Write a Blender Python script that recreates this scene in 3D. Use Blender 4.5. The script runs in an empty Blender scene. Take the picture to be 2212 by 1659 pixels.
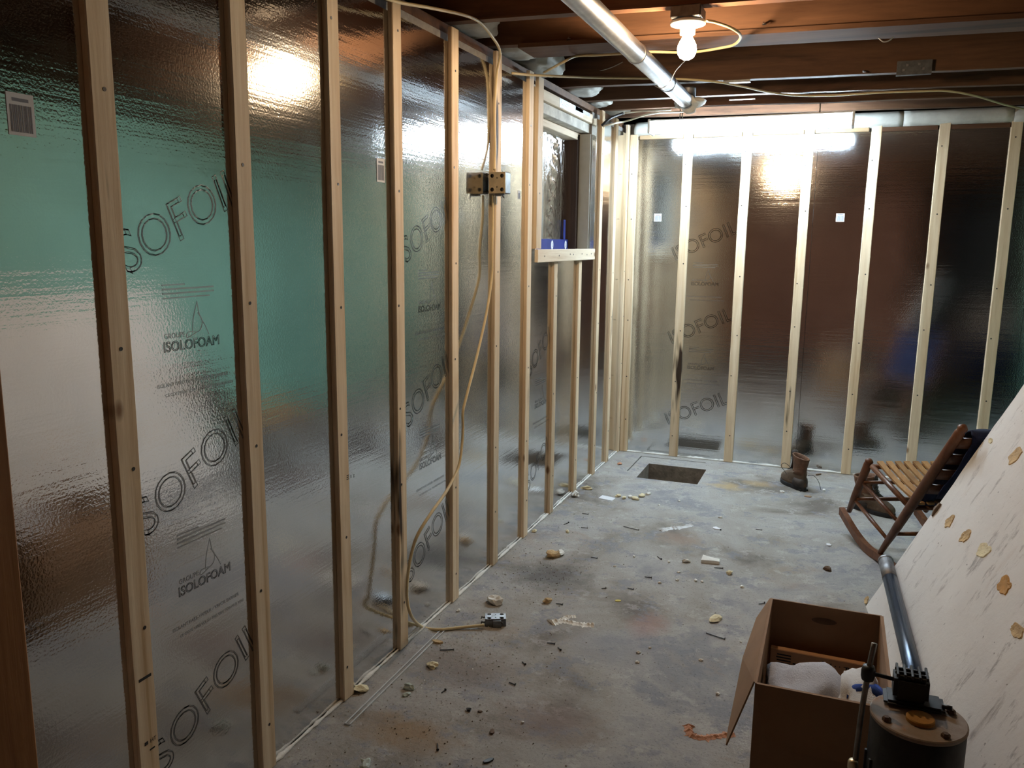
import bpy, bmesh, math, random
from mathutils import Vector, Matrix, noise
R = random.Random(7)
SC = bpy.context.scene
COL = SC.collection

# ------------------------------------------------------------------ camera
FPX = 1780.98
PITCH, YAW, ROLL = 0.17040, 0.37550, 0.01080
CAM = Vector((1.4276, -0.2569, 1.4806))
fw = Vector((-math.sin(YAW)*math.cos(PITCH), math.cos(YAW)*math.cos(PITCH), -math.sin(PITCH)))
r0 = Vector((math.cos(YAW), math.sin(YAW), 0)); u0 = r0.cross(fw)
rt = math.cos(ROLL)*r0 + math.sin(ROLL)*u0
up = -math.sin(ROLL)*r0 + math.cos(ROLL)*u0
cd = bpy.data.cameras.new('camera'); cam = bpy.data.objects.new('camera', cd); COL.objects.link(cam)
cd.sensor_width = 36; cd.lens = 36*FPX/2212; cd.clip_start = 0.02; cd.clip_end = 60
cam.matrix_world = Matrix(((rt.x, up.x, -fw.x, CAM.x), (rt.y, up.y, -fw.y, CAM.y), (rt.z, up.z, -fw.z, CAM.z), (0, 0, 0, 1)))
SC.camera = cam
SC.cycles.max_bounces = 6; SC.cycles.diffuse_bounces = 3; SC.cycles.glossy_bounces = 4; SC.cycles.transparent_max_bounces = 6
SC.cycles.use_adaptive_sampling = True; SC.cycles.adaptive_threshold = 0.04; SC.cycles.adaptive_min_samples = 16
# ------------------------------------------------------------------ world, exposure, lamp powers
w = bpy.data.worlds.new('world'); SC.world = w; w.use_nodes = True
w.node_tree.nodes['Background'].inputs[0].default_value = (0, 0, 0, 1)
w.node_tree.nodes['Background'].inputs[1].default_value = 0.0
SC.view_settings.view_transform = 'Standard'; SC.view_settings.look = 'None'
SC.view_settings.exposure = 0.42; SC.view_settings.gamma = 1.0; SC.view_settings.use_curve_mapping = False
TUBE_L, TUBE_C = 135.0, (0.71, 0.87, 1.0)
BULB_L, BULB_C = 480.0, (1.0, 0.70, 0.42)

# ------------------------------------------------------------------ pixel helpers (a pixel gives a direction only)
def ray(x, y): return (fw + rt*((x-1106)/FPX) - up*((y-829.5)/FPX)).normalized()
def atz(x, y, z=0.0): d = ray(x, y); return CAM + d*((z-CAM.z)/d.z)
def aty(x, y, Y): d = ray(x, y); return CAM + d*((Y-CAM.y)/d.y)
def atx(x, y, X): d = ray(x, y); return CAM + d*((X-CAM.x)/d.x)
def atplane(x, y, p, n): d = ray(x, y); return CAM + d*((p-CAM).dot(n)/d.dot(n))

# ------------------------------------------------------------------ materials
MATS = {}
def N(nt, typ, **kw):
    n = nt.nodes.new(typ)
    for k, v in kw.items():
        if k == 'ins':
            for kk, vv in v.items():
                n.inputs[kk].default_value = vv
        else: setattr(n, k, v)
    return n
def newmat(name):
    m = bpy.data.materials.new(name); m.use_nodes = True; MATS[name] = m
    nt = m.node_tree; b = nt.nodes['Principled BSDF']
    return m, nt, b
def ramp(nt, src, stops):
    r = nt.nodes.new('ShaderNodeValToRGB'); e = r.color_ramp.elements
    while len(e) < len(stops): e.new(0.5)
    for i, (p, c) in enumerate(stops):
        e[i].position = p; e[i].color = tuple(c)+(1,) if len(c) == 3 else c
    nt.links.new(src, r.inputs[0]); return r.outputs[0]
def coords(nt, scale=(1, 1, 1), kind='Object', rnd=False):
    tc = nt.nodes.new('ShaderNodeTexCoord'); mp = nt.nodes.new('ShaderNodeMapping')
    mp.inputs['Scale'].default_value = scale
    nt.links.new(tc.outputs[kind], mp.inputs[0])
    if rnd:
        oi = nt.nodes.new('ShaderNodeObjectInfo')
        mu = N(nt, 'ShaderNodeVectorMath', operation='SCALE'); cx = nt.nodes.new('ShaderNodeCombineXYZ')
        nt.links.new(oi.outputs['Random'], cx.inputs[0]); nt.links.new(oi.outputs['Random'], cx.inputs[2])
        nt.links.new(cx.outputs[0], mu.inputs[0]); mu.inputs['Scale'].default_value = 37.0
        nt.links.new(mu.outputs[0], mp.inputs['Location'])
    return mp.outputs[0]
def noise_t(nt, vec, scale, detail=4, rough=0.55, dist=0.0):
    n = N(nt, 'ShaderNodeTexNoise', ins={'Scale': scale, 'Detail': detail, 'Roughness': rough, 'Distortion': dist})
    nt.links.new(vec, n.inputs['Vector']); return n.outputs['Fac']
def mixc(nt, fac, a, b, blend='MIX'):
    m = N(nt, 'ShaderNodeMix', data_type='RGBA', blend_type=blend)
    for s, v in ((0, fac), (6, a), (7, b)):
        if hasattr(v, 'is_output'): nt.links.new(v, m.inputs[s])
        else: m.inputs[s].default_value = v if s == 0 else (tuple(v)+(1,))
    return m.outputs[2]
def bump(nt, h, strength, dist, b, prev=None):
    n = N(nt, 'ShaderNodeBump', ins={'Strength': strength, 'Distance': dist})
    nt.links.new(h, n.inputs['Height'])
    if prev is not None: nt.links.new(prev, n.inputs['Normal'])
    nt.links.new(n.outputs[0], b.inputs['Normal']); return n.outputs[0]
def simple(name, col, rough=0.6, metal=0.0, var=0.25, scale=20, bmp=0.0, spec=0.5, bs=60, rnd=False):
    m, nt, b = newmat(name)
    v = coords(nt, rnd=rnd); f = noise_t(nt, v, scale, 5, .6)
    lo = tuple(c*(1-var) for c in col); hi = tuple(min(1, c*(1+var)) for c in col)
    nt.links.new(ramp(nt, f, [(.3, lo), (.7, hi)]), b.inputs['Base Color'])
    b.inputs['Roughness'].default_value = rough; b.inputs['Metallic'].default_value = metal
    b.inputs['Specular IOR Level'].default_value = spec
    if bmp: bump(nt, noise_t(nt, v, bs, 4), bmp, 0.004, b)
    return m
def wood(name, c1, c2, dark, axis=2, scale=14, rough=0.65, knots=True, stain=None, stretch=0.05):
    m, nt, b = newmat(name)
    s = [1, 1, 1]; s[axis] = stretch
    v = coords(nt, tuple(s), rnd=True)
    f = noise_t(nt, v, scale, 6, .6, 1.2)
    f2 = noise_t(nt, v, scale*7, 3, .6, .3)
    c = ramp(nt, f, [(.28, dark), (.42, c1), (.62, c2), (.8, c1)])
    c = mixc(nt, ramp(nt, f2, [(.35, (0, 0, 0)), (.6, (1, 1, 1))]), mixc(nt, .75, dark, c), c)
    if knots:
        s2 = [1, 1, 1]; s2[axis] = .55
        v2 = coords(nt, tuple(s2), rnd=True)
        vo = N(nt, 'ShaderNodeTexVoronoi', ins={'Scale': 6.0, 'Randomness': 1.0}); nt.links.new(v2, vo.inputs['Vector'])
        k = ramp(nt, vo.outputs['Distance'], [(.05, (1, 1, 1)), (.10, (0, 0, 0))])
        c = mixc(nt, k, c, (dark[0]*.5, dark[1]*.42, dark[2]*.4))
    if stain:
        s3 = [9, 9, 9]; s3[axis] = 1.2
        v3 = coords(nt, tuple(s3), rnd=True)
        k = ramp(nt, noise_t(nt, v3, 1.0, 3), [(stain, (0, 0, 0)), (stain+.05, (1, 1, 1))])
        c = mixc(nt, k, c, (.035, .018, .008))
    oi = nt.nodes.new('ShaderNodeObjectInfo')
    hs = N(nt, 'ShaderNodeHueSaturation'); mr = N(nt, 'ShaderNodeMapRange', ins={'To Min': .84, 'To Max': 1.12})
    nt.links.new(oi.outputs['Random'], mr.inputs[0]); nt.links.new(mr.outputs[0], hs.inputs['Value'])
    nt.links.new(c, hs.inputs['Color'])
    nt.links.new(hs.outputs[0], b.inputs['Base Color'])
    b.inputs['Roughness'].default_value = rough; b.inputs['Specular IOR Level'].default_value = .3
    bump(nt, f2, .25, .002, b)
    return m
wood('pine', (.70, .54, .35), (.82, .68, .49), (.52, .35, .19))
wood('pine_x', (.40, .27, .15), (.50, .36, .22), (.26, .15, .07), axis=0)
wood('pine_y', (.72, .60, .44), (.82, .72, .56), (.5, .36, .2), axis=1)
wood('pine_bark', (.70, .54, .35), (.82, .68, .49), (.52, .35, .19), stain=.60)
wood('joist', (.105, .050, .026), (.15, .074, .038), (.045, .022, .012), axis=0, scale=9, rough=.7, knots=False)
wood('subfloor', (.14, .07, .035), (.2, .10, .05), (.06, .03, .015), axis=0, scale=9, knots=False)
wood('chair_wood', (.125, .047, .02), (.18, .074, .031), (.06, .02, .009), scale=12, rough=.38, knots=False, stretch=.3)
wood('slat_wood', (.38, .20, .075), (.48, .27, .11), (.22, .10, .035), axis=1, scale=12, rough=.42, knots=False)
wood('dark_frame', (.05, .03, .022), (.07, .042, .03), (.02, .012, .01), knots=False)
wood('post_wood', (.26, .11, .035), (.33, .15, .05), (.15, .06, .02), rough=.55, knots=False)
wood('brown_panel', (.46, .21, .13), (.54, .26, .16), (.26, .11, .065), rough=.6, knots=False)

def make_foil(name, along):
    m, nt, b = newmat(name)
    b.inputs['Metallic'].default_value = 1.0
    s = [1, 1, 1]
    v = coords(nt)
    st = [40, 40, 40]; st[along] = 1.1
    vs = coords(nt, tuple(st))
    c = ramp(nt, noise_t(nt, v, 3, 4), [(.3, (.66, .67, .67)), (.7, (.76, .77, .77))])
    nt.links.new(c, b.inputs['Base Color'])
    b.inputs['Roughness'].default_value = .09
    n1 = bump(nt, noise_t(nt, v, 1.6, 2), .4, .006, b)
    n2 = bump(nt, noise_t(nt, vs, 1.0, 3, .65), .26, .0018, b, n1)
    vo = noise_t(nt, v, 170, 2, .5)
    bump(nt, vo, .14, .0016, b, n2)
    return m
make_foil('foil_side', 1); make_foil('foil_end', 0)

def make_concrete():
    m, nt, b = newmat('concrete')
    v = coords(nt)
    big = noise_t(nt, v, 1.3, 6, .62, .4)
    c = ramp(nt, big, [(.36, (.18, .155, .13)), (.45, (.35, .325, .285)), (.54, (.42, .405, .375)), (.62, (.28, .28, .29)), (.70, (.38, .35, .31))])
    rust = ramp(nt, noise_t(nt, coords(nt, (1, 1, 1)), 2.3, 5, .6, .8), [(.58, (0, 0, 0)), (.70, (1, 1, 1))])
    c = mixc(nt, mixc(nt, .45, (0, 0, 0), rust), c, (.34, .235, .15))
    wear = ramp(nt, noise_t(nt, v, 5.5, 7, .74), [(.54, (0, 0, 0)), (.585, (1, 1, 1))])
    c = mixc(nt, mixc(nt, .7, (0, 0, 0), wear), c, (.25, .255, .28))
    pale = ramp(nt, noise_t(nt, v, 9, 7, .78), [(.555, (0, 0, 0)), (.60, (1, 1, 1))])
    c = mixc(nt, mixc(nt, .45, (0, 0, 0), pale), c, (.56, .54, .50))
    sp = ramp(nt, noise_t(nt, v, 120, 3, .6), [(.30, (.5, .5, .5)), (.42, (1, 1, 1))])
    c = mixc(nt, 1.0, c, sp, 'MULTIPLY')
    # dark soot smear and ochre stains that lie on the floor
    nz = N(nt, 'ShaderNodeMath', operation='MULTIPLY_ADD', ins={1: 1.5, 2: -.75}); nt.links.new(noise_t(nt, v, 11, 5, .7), nz.inputs[0])
    def blot(cx, cy, rx, ry, col, amt, c):
        mp = nt.nodes.new('ShaderNodeMapping'); tc = nt.nodes.new('ShaderNodeTexCoord')
        mp.inputs['Location'].default_value = (-cx/rx, -cy/ry, 0); mp.inputs['Scale'].default_value = (1/rx, 1/ry, 1)
        nt.links.new(tc.outputs['Object'], mp.inputs[0])
        ln = N(nt, 'ShaderNodeVectorMath', operation='LENGTH'); nt.links.new(mp.outputs[0], ln.inputs[0])
        ad = N(nt, 'ShaderNodeMath', operation='ADD'); nt.links.new(ln.outputs['Value'], ad.inputs[0]); nt.links.new(nz.outputs[0], ad.inputs[1])
        f = ramp(nt, ad.outputs[0], [(.25, (amt,)*3), (.95, (0, 0, 0))])
        return mixc(nt, f, c, col)
    for px, py, rx, ry, col, amt in ((1185, 1245, .26, .20, (.07, .065, .06), .75), (1570, 1050, .16, .10, (.50, .36, .17), .7), (1640, 1045, .14, .09, (.46, .33, .16), .6),
                                     (1470, 1165, .16, .12, (.34, .24, .18), .6), (1400, 1350, .10, .16, (.36, .17, .14), .45), (870, 1580, .22, .12, (.30, .18, .07), .7),
                                     (1190, 1560, .22, .16, (.22, .15, .12), .6), (1000, 1440, .3, .2, (.20, .15, .11), .6),
                                     (1330, 1400, .25, .2, (.25, .25, .28), .5)):
        q = atz(px, py); c = blot(q.x, q.y, rx, ry, col, amt, c)
    c = mixc(nt, 1.0, c, (.82, .82, .83), 'MULTIPLY')
    nt.links.new(c, b.inputs['Base Color'])
    b.inputs['Roughness'].default_value = .82; b.inputs['Specular IOR Level'].default_value = .3
    bump(nt, noise_t(nt, v, 45, 4, .7), .35, .006, b)
make_concrete()
simple('concrete_wall', (.30, .29, .28), .9, var=.3, bmp=.4)
simple('pit_wall', (.23, .20, .165), .9, var=.35, bmp=.5)
simple('teal_paint', (.24, .47, .37), .7, var=.08, scale=3)
simple('white_foam', (.78, .77, .72), .85, var=.08, bmp=.5, bs=120)
simple('cream_foam', (.72, .64, .42), .85, var=.15, bmp=.6, bs=120)
simple('tan_foam', (.52, .36, .18), .85, var=.3, bmp=.6, bs=120)
simple('batt', (.50, .50, .46), .9, var=.25, scale=6, bmp=.6, bs=30)
simple('galvanised', (.42, .43, .45), .36, 1.0, var=.15, scale=30)
simple('brass_steel', (.62, .53, .36), .4, .85, var=.15, scale=40)
simple('dark_steel', (.16, .17, .18), .42, .9, var=.3, scale=30)
simple('blue_black_steel', (.032, .05, .08), .28, .6, var=.3, scale=12)
simple('grey_steel', (.22, .22, .23), .5, .6, var=.3, scale=30)
simple('black_paint', (.016, .016, .016), .55, var=.7, scale=25, bmp=.2)
simple('black_plastic', (.012, .011, .010), .5, var=.3)
simple('rod_steel', (.26, .25, .23), .4, .8, var=.25, scale=40)
simple('nail_steel', (.06, .055, .055), .5, .7, var=.3)
simple('porcelain', (.85, .84, .80), .25, var=.03)
simple('white_enamel', (.82, .83, .83), .35, var=.04)
simple('cable_cream', (.66, .54, .31), .5, var=.08)
simple('cable_white', (.72, .68, .56), .5, var=.08)
simple('cable_black', (.015, .015, .017), .5, var=.1)
simple('wire_grey', (.45, .44, .42), .35, .8, var=.1)
simple('cardboard', (.31, .185, .10), .85, var=.1, scale=8)
simple('cardboard_orange', (.52, .28, .14), .8, var=.08, scale=8)
simple('print_black', (.02, .018, .016), .7, var=.1)
simple('print_grey', (.40, .40, .40), .34, 1.0, var=.1)
simple('sticker_paper', (.72, .74, .78), .6, var=.04)
simple('sticker_bars', (.16, .17, .22), .6, var=.1)
simple('cloth_grey', (.50, .50, .54), .95, var=.18, scale=9, bmp=.7, bs=220)
simple('cloth_white', (.66, .66, .66), .95, var=.1, scale=9, bmp=.6, bs=200)
simple('cloth_blue', (.02, .07, .36), .9, var=.25, scale=12, bmp=.4, bs=150)
simple('cloth_navy', (.010, .016, .055), .9, var=.3, scale=12, bmp=.5, bs=120)
simple('leather', (.12, .055, .026), .7, var=.4, scale=14, bmp=.5, bs=60)
simple('leather_dark', (.05, .038, .032), .6, var=.6, scale=18, bmp=.5, bs=60)
simple('leather_pale', (.115, .078, .05), .8, var=.35, scale=16, bmp=.5, bs=60)
simple('sole_rubber', (.014, .014, .017), .7, var=.3)
simple('insul_orange', (.50, .25, .15), .95, var=.25, scale=30, bmp=.8, bs=90)
simple('pale_plastic', (.55, .56, .56), .35, var=.08)
simple('mint_foam', (.52, .60, .55), .8, var=.15)
simple('brown_chip', (.13, .075, .04), .8, var=.4)
simple('navy_plastic', (.02, .035, .20), .35, var=.2, scale=12)
simple('white_bag', (.86, .87, .90), .6, var=.05, bmp=.3, bs=8)
simple('blue_tote', (.03, .09, .42), .5, var=.1)
simple('grey_reveal', (.42, .42, .38), .85, var=.06)
simple('aged_white', (.58, .57, .52), .8, var=.3, scale=14, bmp=.4)
simple('foil_tape', (.82, .86, .90), .28, .9, var=.06, scale=50, bmp=.5, bs=90)
simple('yellow_paper', (.55, .47, .10), .8, var=.1)

def make_rust_lid():
    m, nt, b = newmat('rust_lid'); v = coords(nt)
    f = noise_t(nt, v, 14, 6, .65)
    nt.links.new(ramp(nt, f, [(.35, (.26, .19, .14)), (.55, (.32, .25, .19)), (.66, (.38, .17, .06)), (.8, (.2, .1, .05))]), b.inputs['Base Color'])
    b.inputs['Roughness'].default_value = .75
    bump(nt, noise_t(nt, v, 90, 4), .3, .002, b)
make_rust_lid()
simple('rust_cap', (.42, .20, .03), .7, var=.25, scale=30)

def make_panel():
    m, nt, b = newmat('plaster_panel'); v = coords(nt)
    c = ramp(nt, noise_t(nt, v, 2.0, 6, .6), [(.3, (.66, .635, .61)), (.7, (.78, .765, .74))])
    vs = coords(nt, (1.2, 1.0, 1.0))
    # scuffs running along the sheet's slant (local y up the sheet, x along it)
    v2 = coords(nt, (15, 4.2, 1))
    mp = v2.node; mp.inputs['Rotation'].default_value = (0, 0, .12)
    s = ramp(nt, noise_t(nt, v2, 1.0, 7, .78, .2), [(.55, (0, 0, 0)), (.64, (1, 1, 1))])
    g = ramp(nt, noise_t(nt, v, 3.1, 4, .6), [(.38, (0, 0, 0)), (.52, (1, 1, 1))])
    k = mixc(nt, 1.0, s, g, 'MULTIPLY')
    c = mixc(nt, mixc(nt, .62, (0, 0, 0), k), c, (.17, .145, .14))
    s2 = ramp(nt, noise_t(nt, coords(nt, (7, 1.1, 1)), 1.0, 5, .65, .3), [(.60, (0, 0, 0)), (.75, (1, 1, 1))])
    c = mixc(nt, mixc(nt, .45, (0, 0, 0), s2), c, (.42, .31, .24))
    sp = ramp(nt, noise_t(nt, v, 55, 2, .5), [(.22, (.3, .28, .27)), (.30, (1, 1, 1))])
    c = mixc(nt, 1.0, c, sp, 'MULTIPLY')
    nt.links.new(c, b.inputs['Base Color']); b.inputs['Roughness'].default_value = .9
    bump(nt, noise_t(nt, v, 40, 6, .7), .25, .004, b)
make_panel()

def emis(name, col, L):
    m, nt, b = newmat(name)
    b.inputs['Base Color'].default_value = (.9, .9, .9, 1)
    b.inputs['Emission Color'].default_value = col+(1,); b.inputs['Emission Strength'].default_value = L
    # faint texture so that the glow is not perfectly flat
emis('tube_glow', TUBE_C, TUBE_L); emis('bulb_glow', BULB_C, BULB_L)

def make_glass():
    m, nt, b = newmat('window_glass'); v = coords(nt)
    nt.links.new(ramp(nt, noise_t(nt, v, 2, 3), [(.3, (.030, .036, .040)), (.7, (.040, .047, .052))]), b.inputs['Base Color'])
    b.inputs['Roughness'].default_value = .06; b.inputs['Specular IOR Level'].default_value = .9
    m2, nt, b = newmat('plastic_film'); v = coords(nt)
    out = nt.nodes['Material Output']
    tr = N(nt, 'ShaderNodeBsdfTransparent', ins={'Color': (.85, .9, .95, 1)})
    gl = N(nt, 'ShaderNodeBsdfGlossy', ins={'Roughness': .05, 'Color': (.9, .92, .95, 1)})
    vs = coords(nt, (1, 3.0, 1.4))
    wv = noise_t(nt, vs, 9, 5, .6, 1.4)
    bp = N(nt, 'ShaderNodeBump', ins={'Strength': .3, 'Distance': .012}); nt.links.new(wv, bp.inputs['Height'])
    nt.links.new(bp.outputs[0], gl.inputs['Normal'])
    fr = N(nt, 'ShaderNodeFresnel', ins={'IOR': 1.5}); nt.links.new(bp.outputs[0], fr.inputs['Normal'])
    ma = N(nt, 'ShaderNodeMath', operation='MULTIPLY_ADD', ins={1: .8, 2: .02}); nt.links.new(fr.outputs[0], ma.inputs[0])
    ms = nt.nodes.new('ShaderNodeMixShader'); nt.links.new(ma.outputs[0], ms.inputs[0]); nt.links.new(tr.outputs[0], ms.inputs[1]); nt.links.new(gl.outputs[0], ms.inputs[2])
    nt.links.new(ms.outputs[0], out.inputs['Surface'])
make_glass()

# ------------------------------------------------------------------ mesh helpers
def finish(name, bm, mat, parent=None, smooth=False):
    bmesh.ops.recalc_face_normals(bm, faces=bm.faces)
    me = bpy.data.meshes.new(name); bm.to_mesh(me); bm.free()
    me.materials.append(MATS[mat])
    if smooth:
        for p in me.polygons: p.use_smooth = True
    o = bpy.data.objects.new(name, me); COL.objects.link(o)
    if parent is not None: o.parent = parent
    return o
def tag(o, label=None, cat=None, group=None, kind=None):
    if label: o['label'] = label
    if cat: o['category'] = cat
    if group: o['group'] = group
    if kind: o['kind'] = kind
    return o
def thing(name, loc, label, cat, group=None, rotz=0.0):
    o = bpy.data.objects.new(name, None); COL.objects.link(o); o.empty_display_size = .1
    o.location = loc; o.rotation_euler = (0, 0, rotz)
    return tag(o, label, cat, group)
def bx(bm, x0, x1, y0, y1, z0, z1):
    vs = [bm.verts.new((x, y, z)) for x in (x0, x1) for y in (y0, y1) for z in (z0, z1)]
    for f in ((0, 1, 3, 2), (4, 6, 7, 5), (0, 4, 5, 1), (2, 3, 7, 6), (0, 2, 6, 4), (1, 5, 7, 3)):
        bm.faces.new([vs[i] for i in f])
    return vs
def box(name, dims, mat, parent=None, bev=0.0, off=(0, 0, 0)):
    bm = bmesh.new(); bx(bm, *[d-off[i//2] for i, d in enumerate(dims)])
    if bev: bmesh.ops.bevel(bm, geom=bm.edges[:], offset=bev, segments=1, affect='EDGES')
    return finish(name, bm, mat, parent)
def frame_of(d):
    d = d.normalized(); a = Vector((0, 0, 1)) if abs(d.z) < .9 else Vector((1, 0, 0))
    x = a.cross(d).normalized(); return x, d.cross(x)
def sweep(bm, pts, rad, seg=8, caps=True):
    pts = [Vector(p) for p in pts]; n = len(pts)
    if not isinstance(rad, (list, tuple)): rad = [rad]*n
    rings = []; px = None
    for i, p in enumerate(pts):
        d = (pts[min(i+1, n-1)]-pts[max(i-1, 0)])
        if px is None: x, y = frame_of(d)
        else:
            dn = d.normalized(); x = (px-dn*px.dot(dn)).normalized(); y = dn.cross(x)
        px = x
        rings.append([bm.verts.new(p+(x*math.cos(2*math.pi*k/seg)+y*math.sin(2*math.pi*k/seg))*rad[i]) for k in range(seg)])
    for a, b in zip(rings, rings[1:]):
        for k in range(seg): bm.faces.new((a[k], a[(k+1) % seg], b[(k+1) % seg], b[k]))
    if caps: bm.faces.new(rings[0][::-1]); bm.faces.new(rings[-1])
    return rings
def spline(pts, sub=6):
    pts = [Vector(p) for p in pts]; out = []
    for i in range(len(pts)-1):
        p0, p1, p2, p3 = pts[max(i-1, 0)], pts[i], pts[i+1], pts[min(i+2, len(pts)-1)]
        for k in range(sub):
            t = k/sub
            out.append(.5*((2*p1)+(p2-p0)*t+(2*p0-5*p1+4*p2-p3)*t*t+(3*p1-p0-3*p2+p3)*t**3))
    out.append(pts[-1]); return out
def tube(name, pts, rad, mat, parent=None, seg=8, sub=6, smooth=True, off=None):
    bm = bmesh.new(); P = spline(pts, sub) if sub > 1 else [Vector(p) for p in pts]
    if off is not None: P = [p-Vector(off) for p in P]
    sweep(bm, P, rad, seg); return finish(name, bm, mat, parent, smooth)
def lathe(bm, prof, seg=24, c=(0, 0, 0)):
    rings = []
    for r_, z in prof:
        rings.append([bm.verts.new((c[0]+max(r_, 1e-4)*math.cos(2*math.pi*k/seg), c[1]+max(r_, 1e-4)*math.sin(2*math.pi*k/seg), c[2]+z)) for k in range(seg)])
    for a, b in zip(rings, rings[1:]):
        for k in range(seg): bm.faces.new((a[k], a[(k+1) % seg], b[(k+1) % seg], b[k]))
    bm.faces.new(rings[0][::-1]); bm.faces.new(rings[-1])
def loft(bm, rings, caps=True):
    rs = [[bm.verts.new(v) for v in r] for r in rings]; n = len(rs[0])
    for a, b in zip(rs, rs[1:]):
        for k in range(n): bm.faces.new((a[k], a[(k+1) % n], b[(k+1) % n], b[k]))
    if caps: bm.faces.new(rs[0][::-1]); bm.faces.new(rs[-1])
def lump(bm, c, size, seed, sub=2, amp=.35, rot=0.0, flat=True):
    c = Vector(c); n0 = len(bm.verts)
    res = bmesh.ops.create_icosphere(bm, subdivisions=sub, radius=.5)
    ca, sa = math.cos(rot), math.sin(rot)
    for v in res['verts']:
        d = v.co.copy(); k = 1+amp*2*noise.noise(d*2.6+Vector((seed*3.1, seed*1.7, seed)))+amp*.8*noise.noise(d*7+Vector((seed, 0, 0)))
        q = Vector((d.x*size[0]*k, d.y*size[1]*k, d.z*size[2]*k))
        q = Vector((q.x*ca-q.y*sa, q.x*sa+q.y*ca, q.z))
        if flat: q.z = max(q.z, -size[2]*.32)
        v.co = c+q+(Vector((0, 0, size[2]*.32)) if flat else Vector())

# ------------------------------------------------------------------ room dimensions
FX = 0.011          # plane of the foil on the long wall
SX = 0.0276         # front of the strips on the long wall
YF = 5.440          # plane of the foil on the end wall
SY = YF-0.018       # front of the strips there
XR, YB0 = 3.05, -1.2
XB, YD = 6.6, -4.8     # how far the open side bay goes
ZJ, ZC = 2.29, 2.48
SW = 0.059

# ------------------------------------------------------------------ floor with the pit and the shallow groove
def build_floor():
    xs = [-.3, .205, .214, .24, .30, .655, .687, XB+.1]
    ys = [YD-.1, 4.80, 4.93, 5.17, 5.34, 5.352, YF+.3]
    xs = sorted(xs); ys = sorted(ys)
    def h(cx, cy):
        if .30 < cx < .687 and 4.80 < cy < 5.17: return -.42
        if .205 < cx < .214 and 4.93 < cy < 5.352: return -.012
        if .205 < cx < .655 and 5.34 < cy < 5.352: return -.012
        return 0.0
    bm = bmesh.new(); pit = bmesh.new()
    H = {}
    for i in range(len(xs)-1):
        for j in range(len(ys)-1):
            H[i, j] = h((xs[i]+xs[i+1])/2, (ys[j]+ys[j+1])/2)
    for (i, j), z in H.items():
        t = pit if z < -.1 else bm
        vs = [t.verts.new(p) for p in ((xs[i], ys[j], z), (xs[i+1], ys[j], z), (xs[i+1], ys[j+1], z), (xs[i], ys[j+1], z))]
        t.faces.new(vs)
        for di, dj in ((1, 0), (0, 1), (-1, 0), (0, -1)):
            z2 = H.get((i+di, j+dj))
            if z2 is None or z2 <= z: continue
            if di: X = xs[i+1] if di > 0 else xs[i]; q = [(X, ys[j]), (X, ys[j+1])]
            else: Y = ys[j+1] if dj > 0 else ys[j]; q = [(xs[i], Y), (xs[i+1], Y)]
            t.faces.new([t.verts.new((a, b, zz)) for (a, b), zz in ((q[0], z), (q[1], z), (q[1], z2), (q[0], z2))])
    bmesh.ops.remove_doubles(bm, verts=bm.verts, dist=1e-5)
    fl = finish('floor', bm, 'concrete'); tag(fl, 'worn grey concrete basement floor', kind='structure')
    p = finish('sump_pit', pit, 'pit_wall', fl); p['label'] = 'dark square pit sunk in the concrete'
    return fl
floor = build_floor()

# ------------------------------------------------------------------ text printed on foil
TXT = {}
def text_mesh(body, size, outline=None, offset=0.0, spacing=1.0):
    key = (body, size, outline, offset, spacing)
    if key in TXT: return TXT[key]
    cu = bpy.data.curves.new('t', 'FONT'); cu.body = body; cu.size = size; cu.align_x = 'CENTER'; cu.space_character = spacing
    cu.resolution_u = 4
    if outline:
        cu.fill_mode = 'NONE'; cu.bevel_depth = outline; cu.bevel_resolution = 0; cu.offset = offset
    o = bpy.data.objects.new('t', cu); COL.objects.link(o)
    dg = bpy.context.evaluated_depsgraph_get()
    me = bpy.data.meshes.new_from_object(o.evaluated_get(dg))
    bpy.data.objects.remove(o); bpy.data.curves.remove(cu)
    for v in me.vertices: v.co.z = 0.0
    TXT[key] = me; return me
def wall_frame(side):
    if side == 'x': return Matrix(((0, 0, 1, FX+.0006), (1, 0, 0, 0), (0, 1, 0, 0), (0, 0, 0, 1)))
    return Matrix(((1, 0, 0, 0), (0, 0, -1, YF-.0006), (0, 1, 0, 0), (0, 0, 0, 1)))
def put_text(me, side, u, z, ang, mat, parent, name='print'):
    me2 = me.copy(); me2.materials.clear(); me2.materials.append(MATS[mat])
    o = bpy.data.objects.new(name, me2); COL.objects.link(o); o.parent = parent
    o.matrix_world = wall_frame(side) @ Matrix.Translation((u, z, 0)) @ Matrix.Rotation(ang, 4, 'Z')
    return o
def put_strokes(polys, rad, side, u, z, ang, mat, parent, name='emblem_print'):
    bm = bmesh.new()
    for P in polys: sweep(bm, spline([(a, b, 0) for a, b in P], 5), rad, 4)
    for v in bm.verts: v.co.z *= .01
    o = finish(name, bm, mat, parent); o.matrix_world = wall_frame(side) @ Matrix.Translation((u, z, 0)) @ Matrix.Rotation(ang, 4, 'Z')
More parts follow.
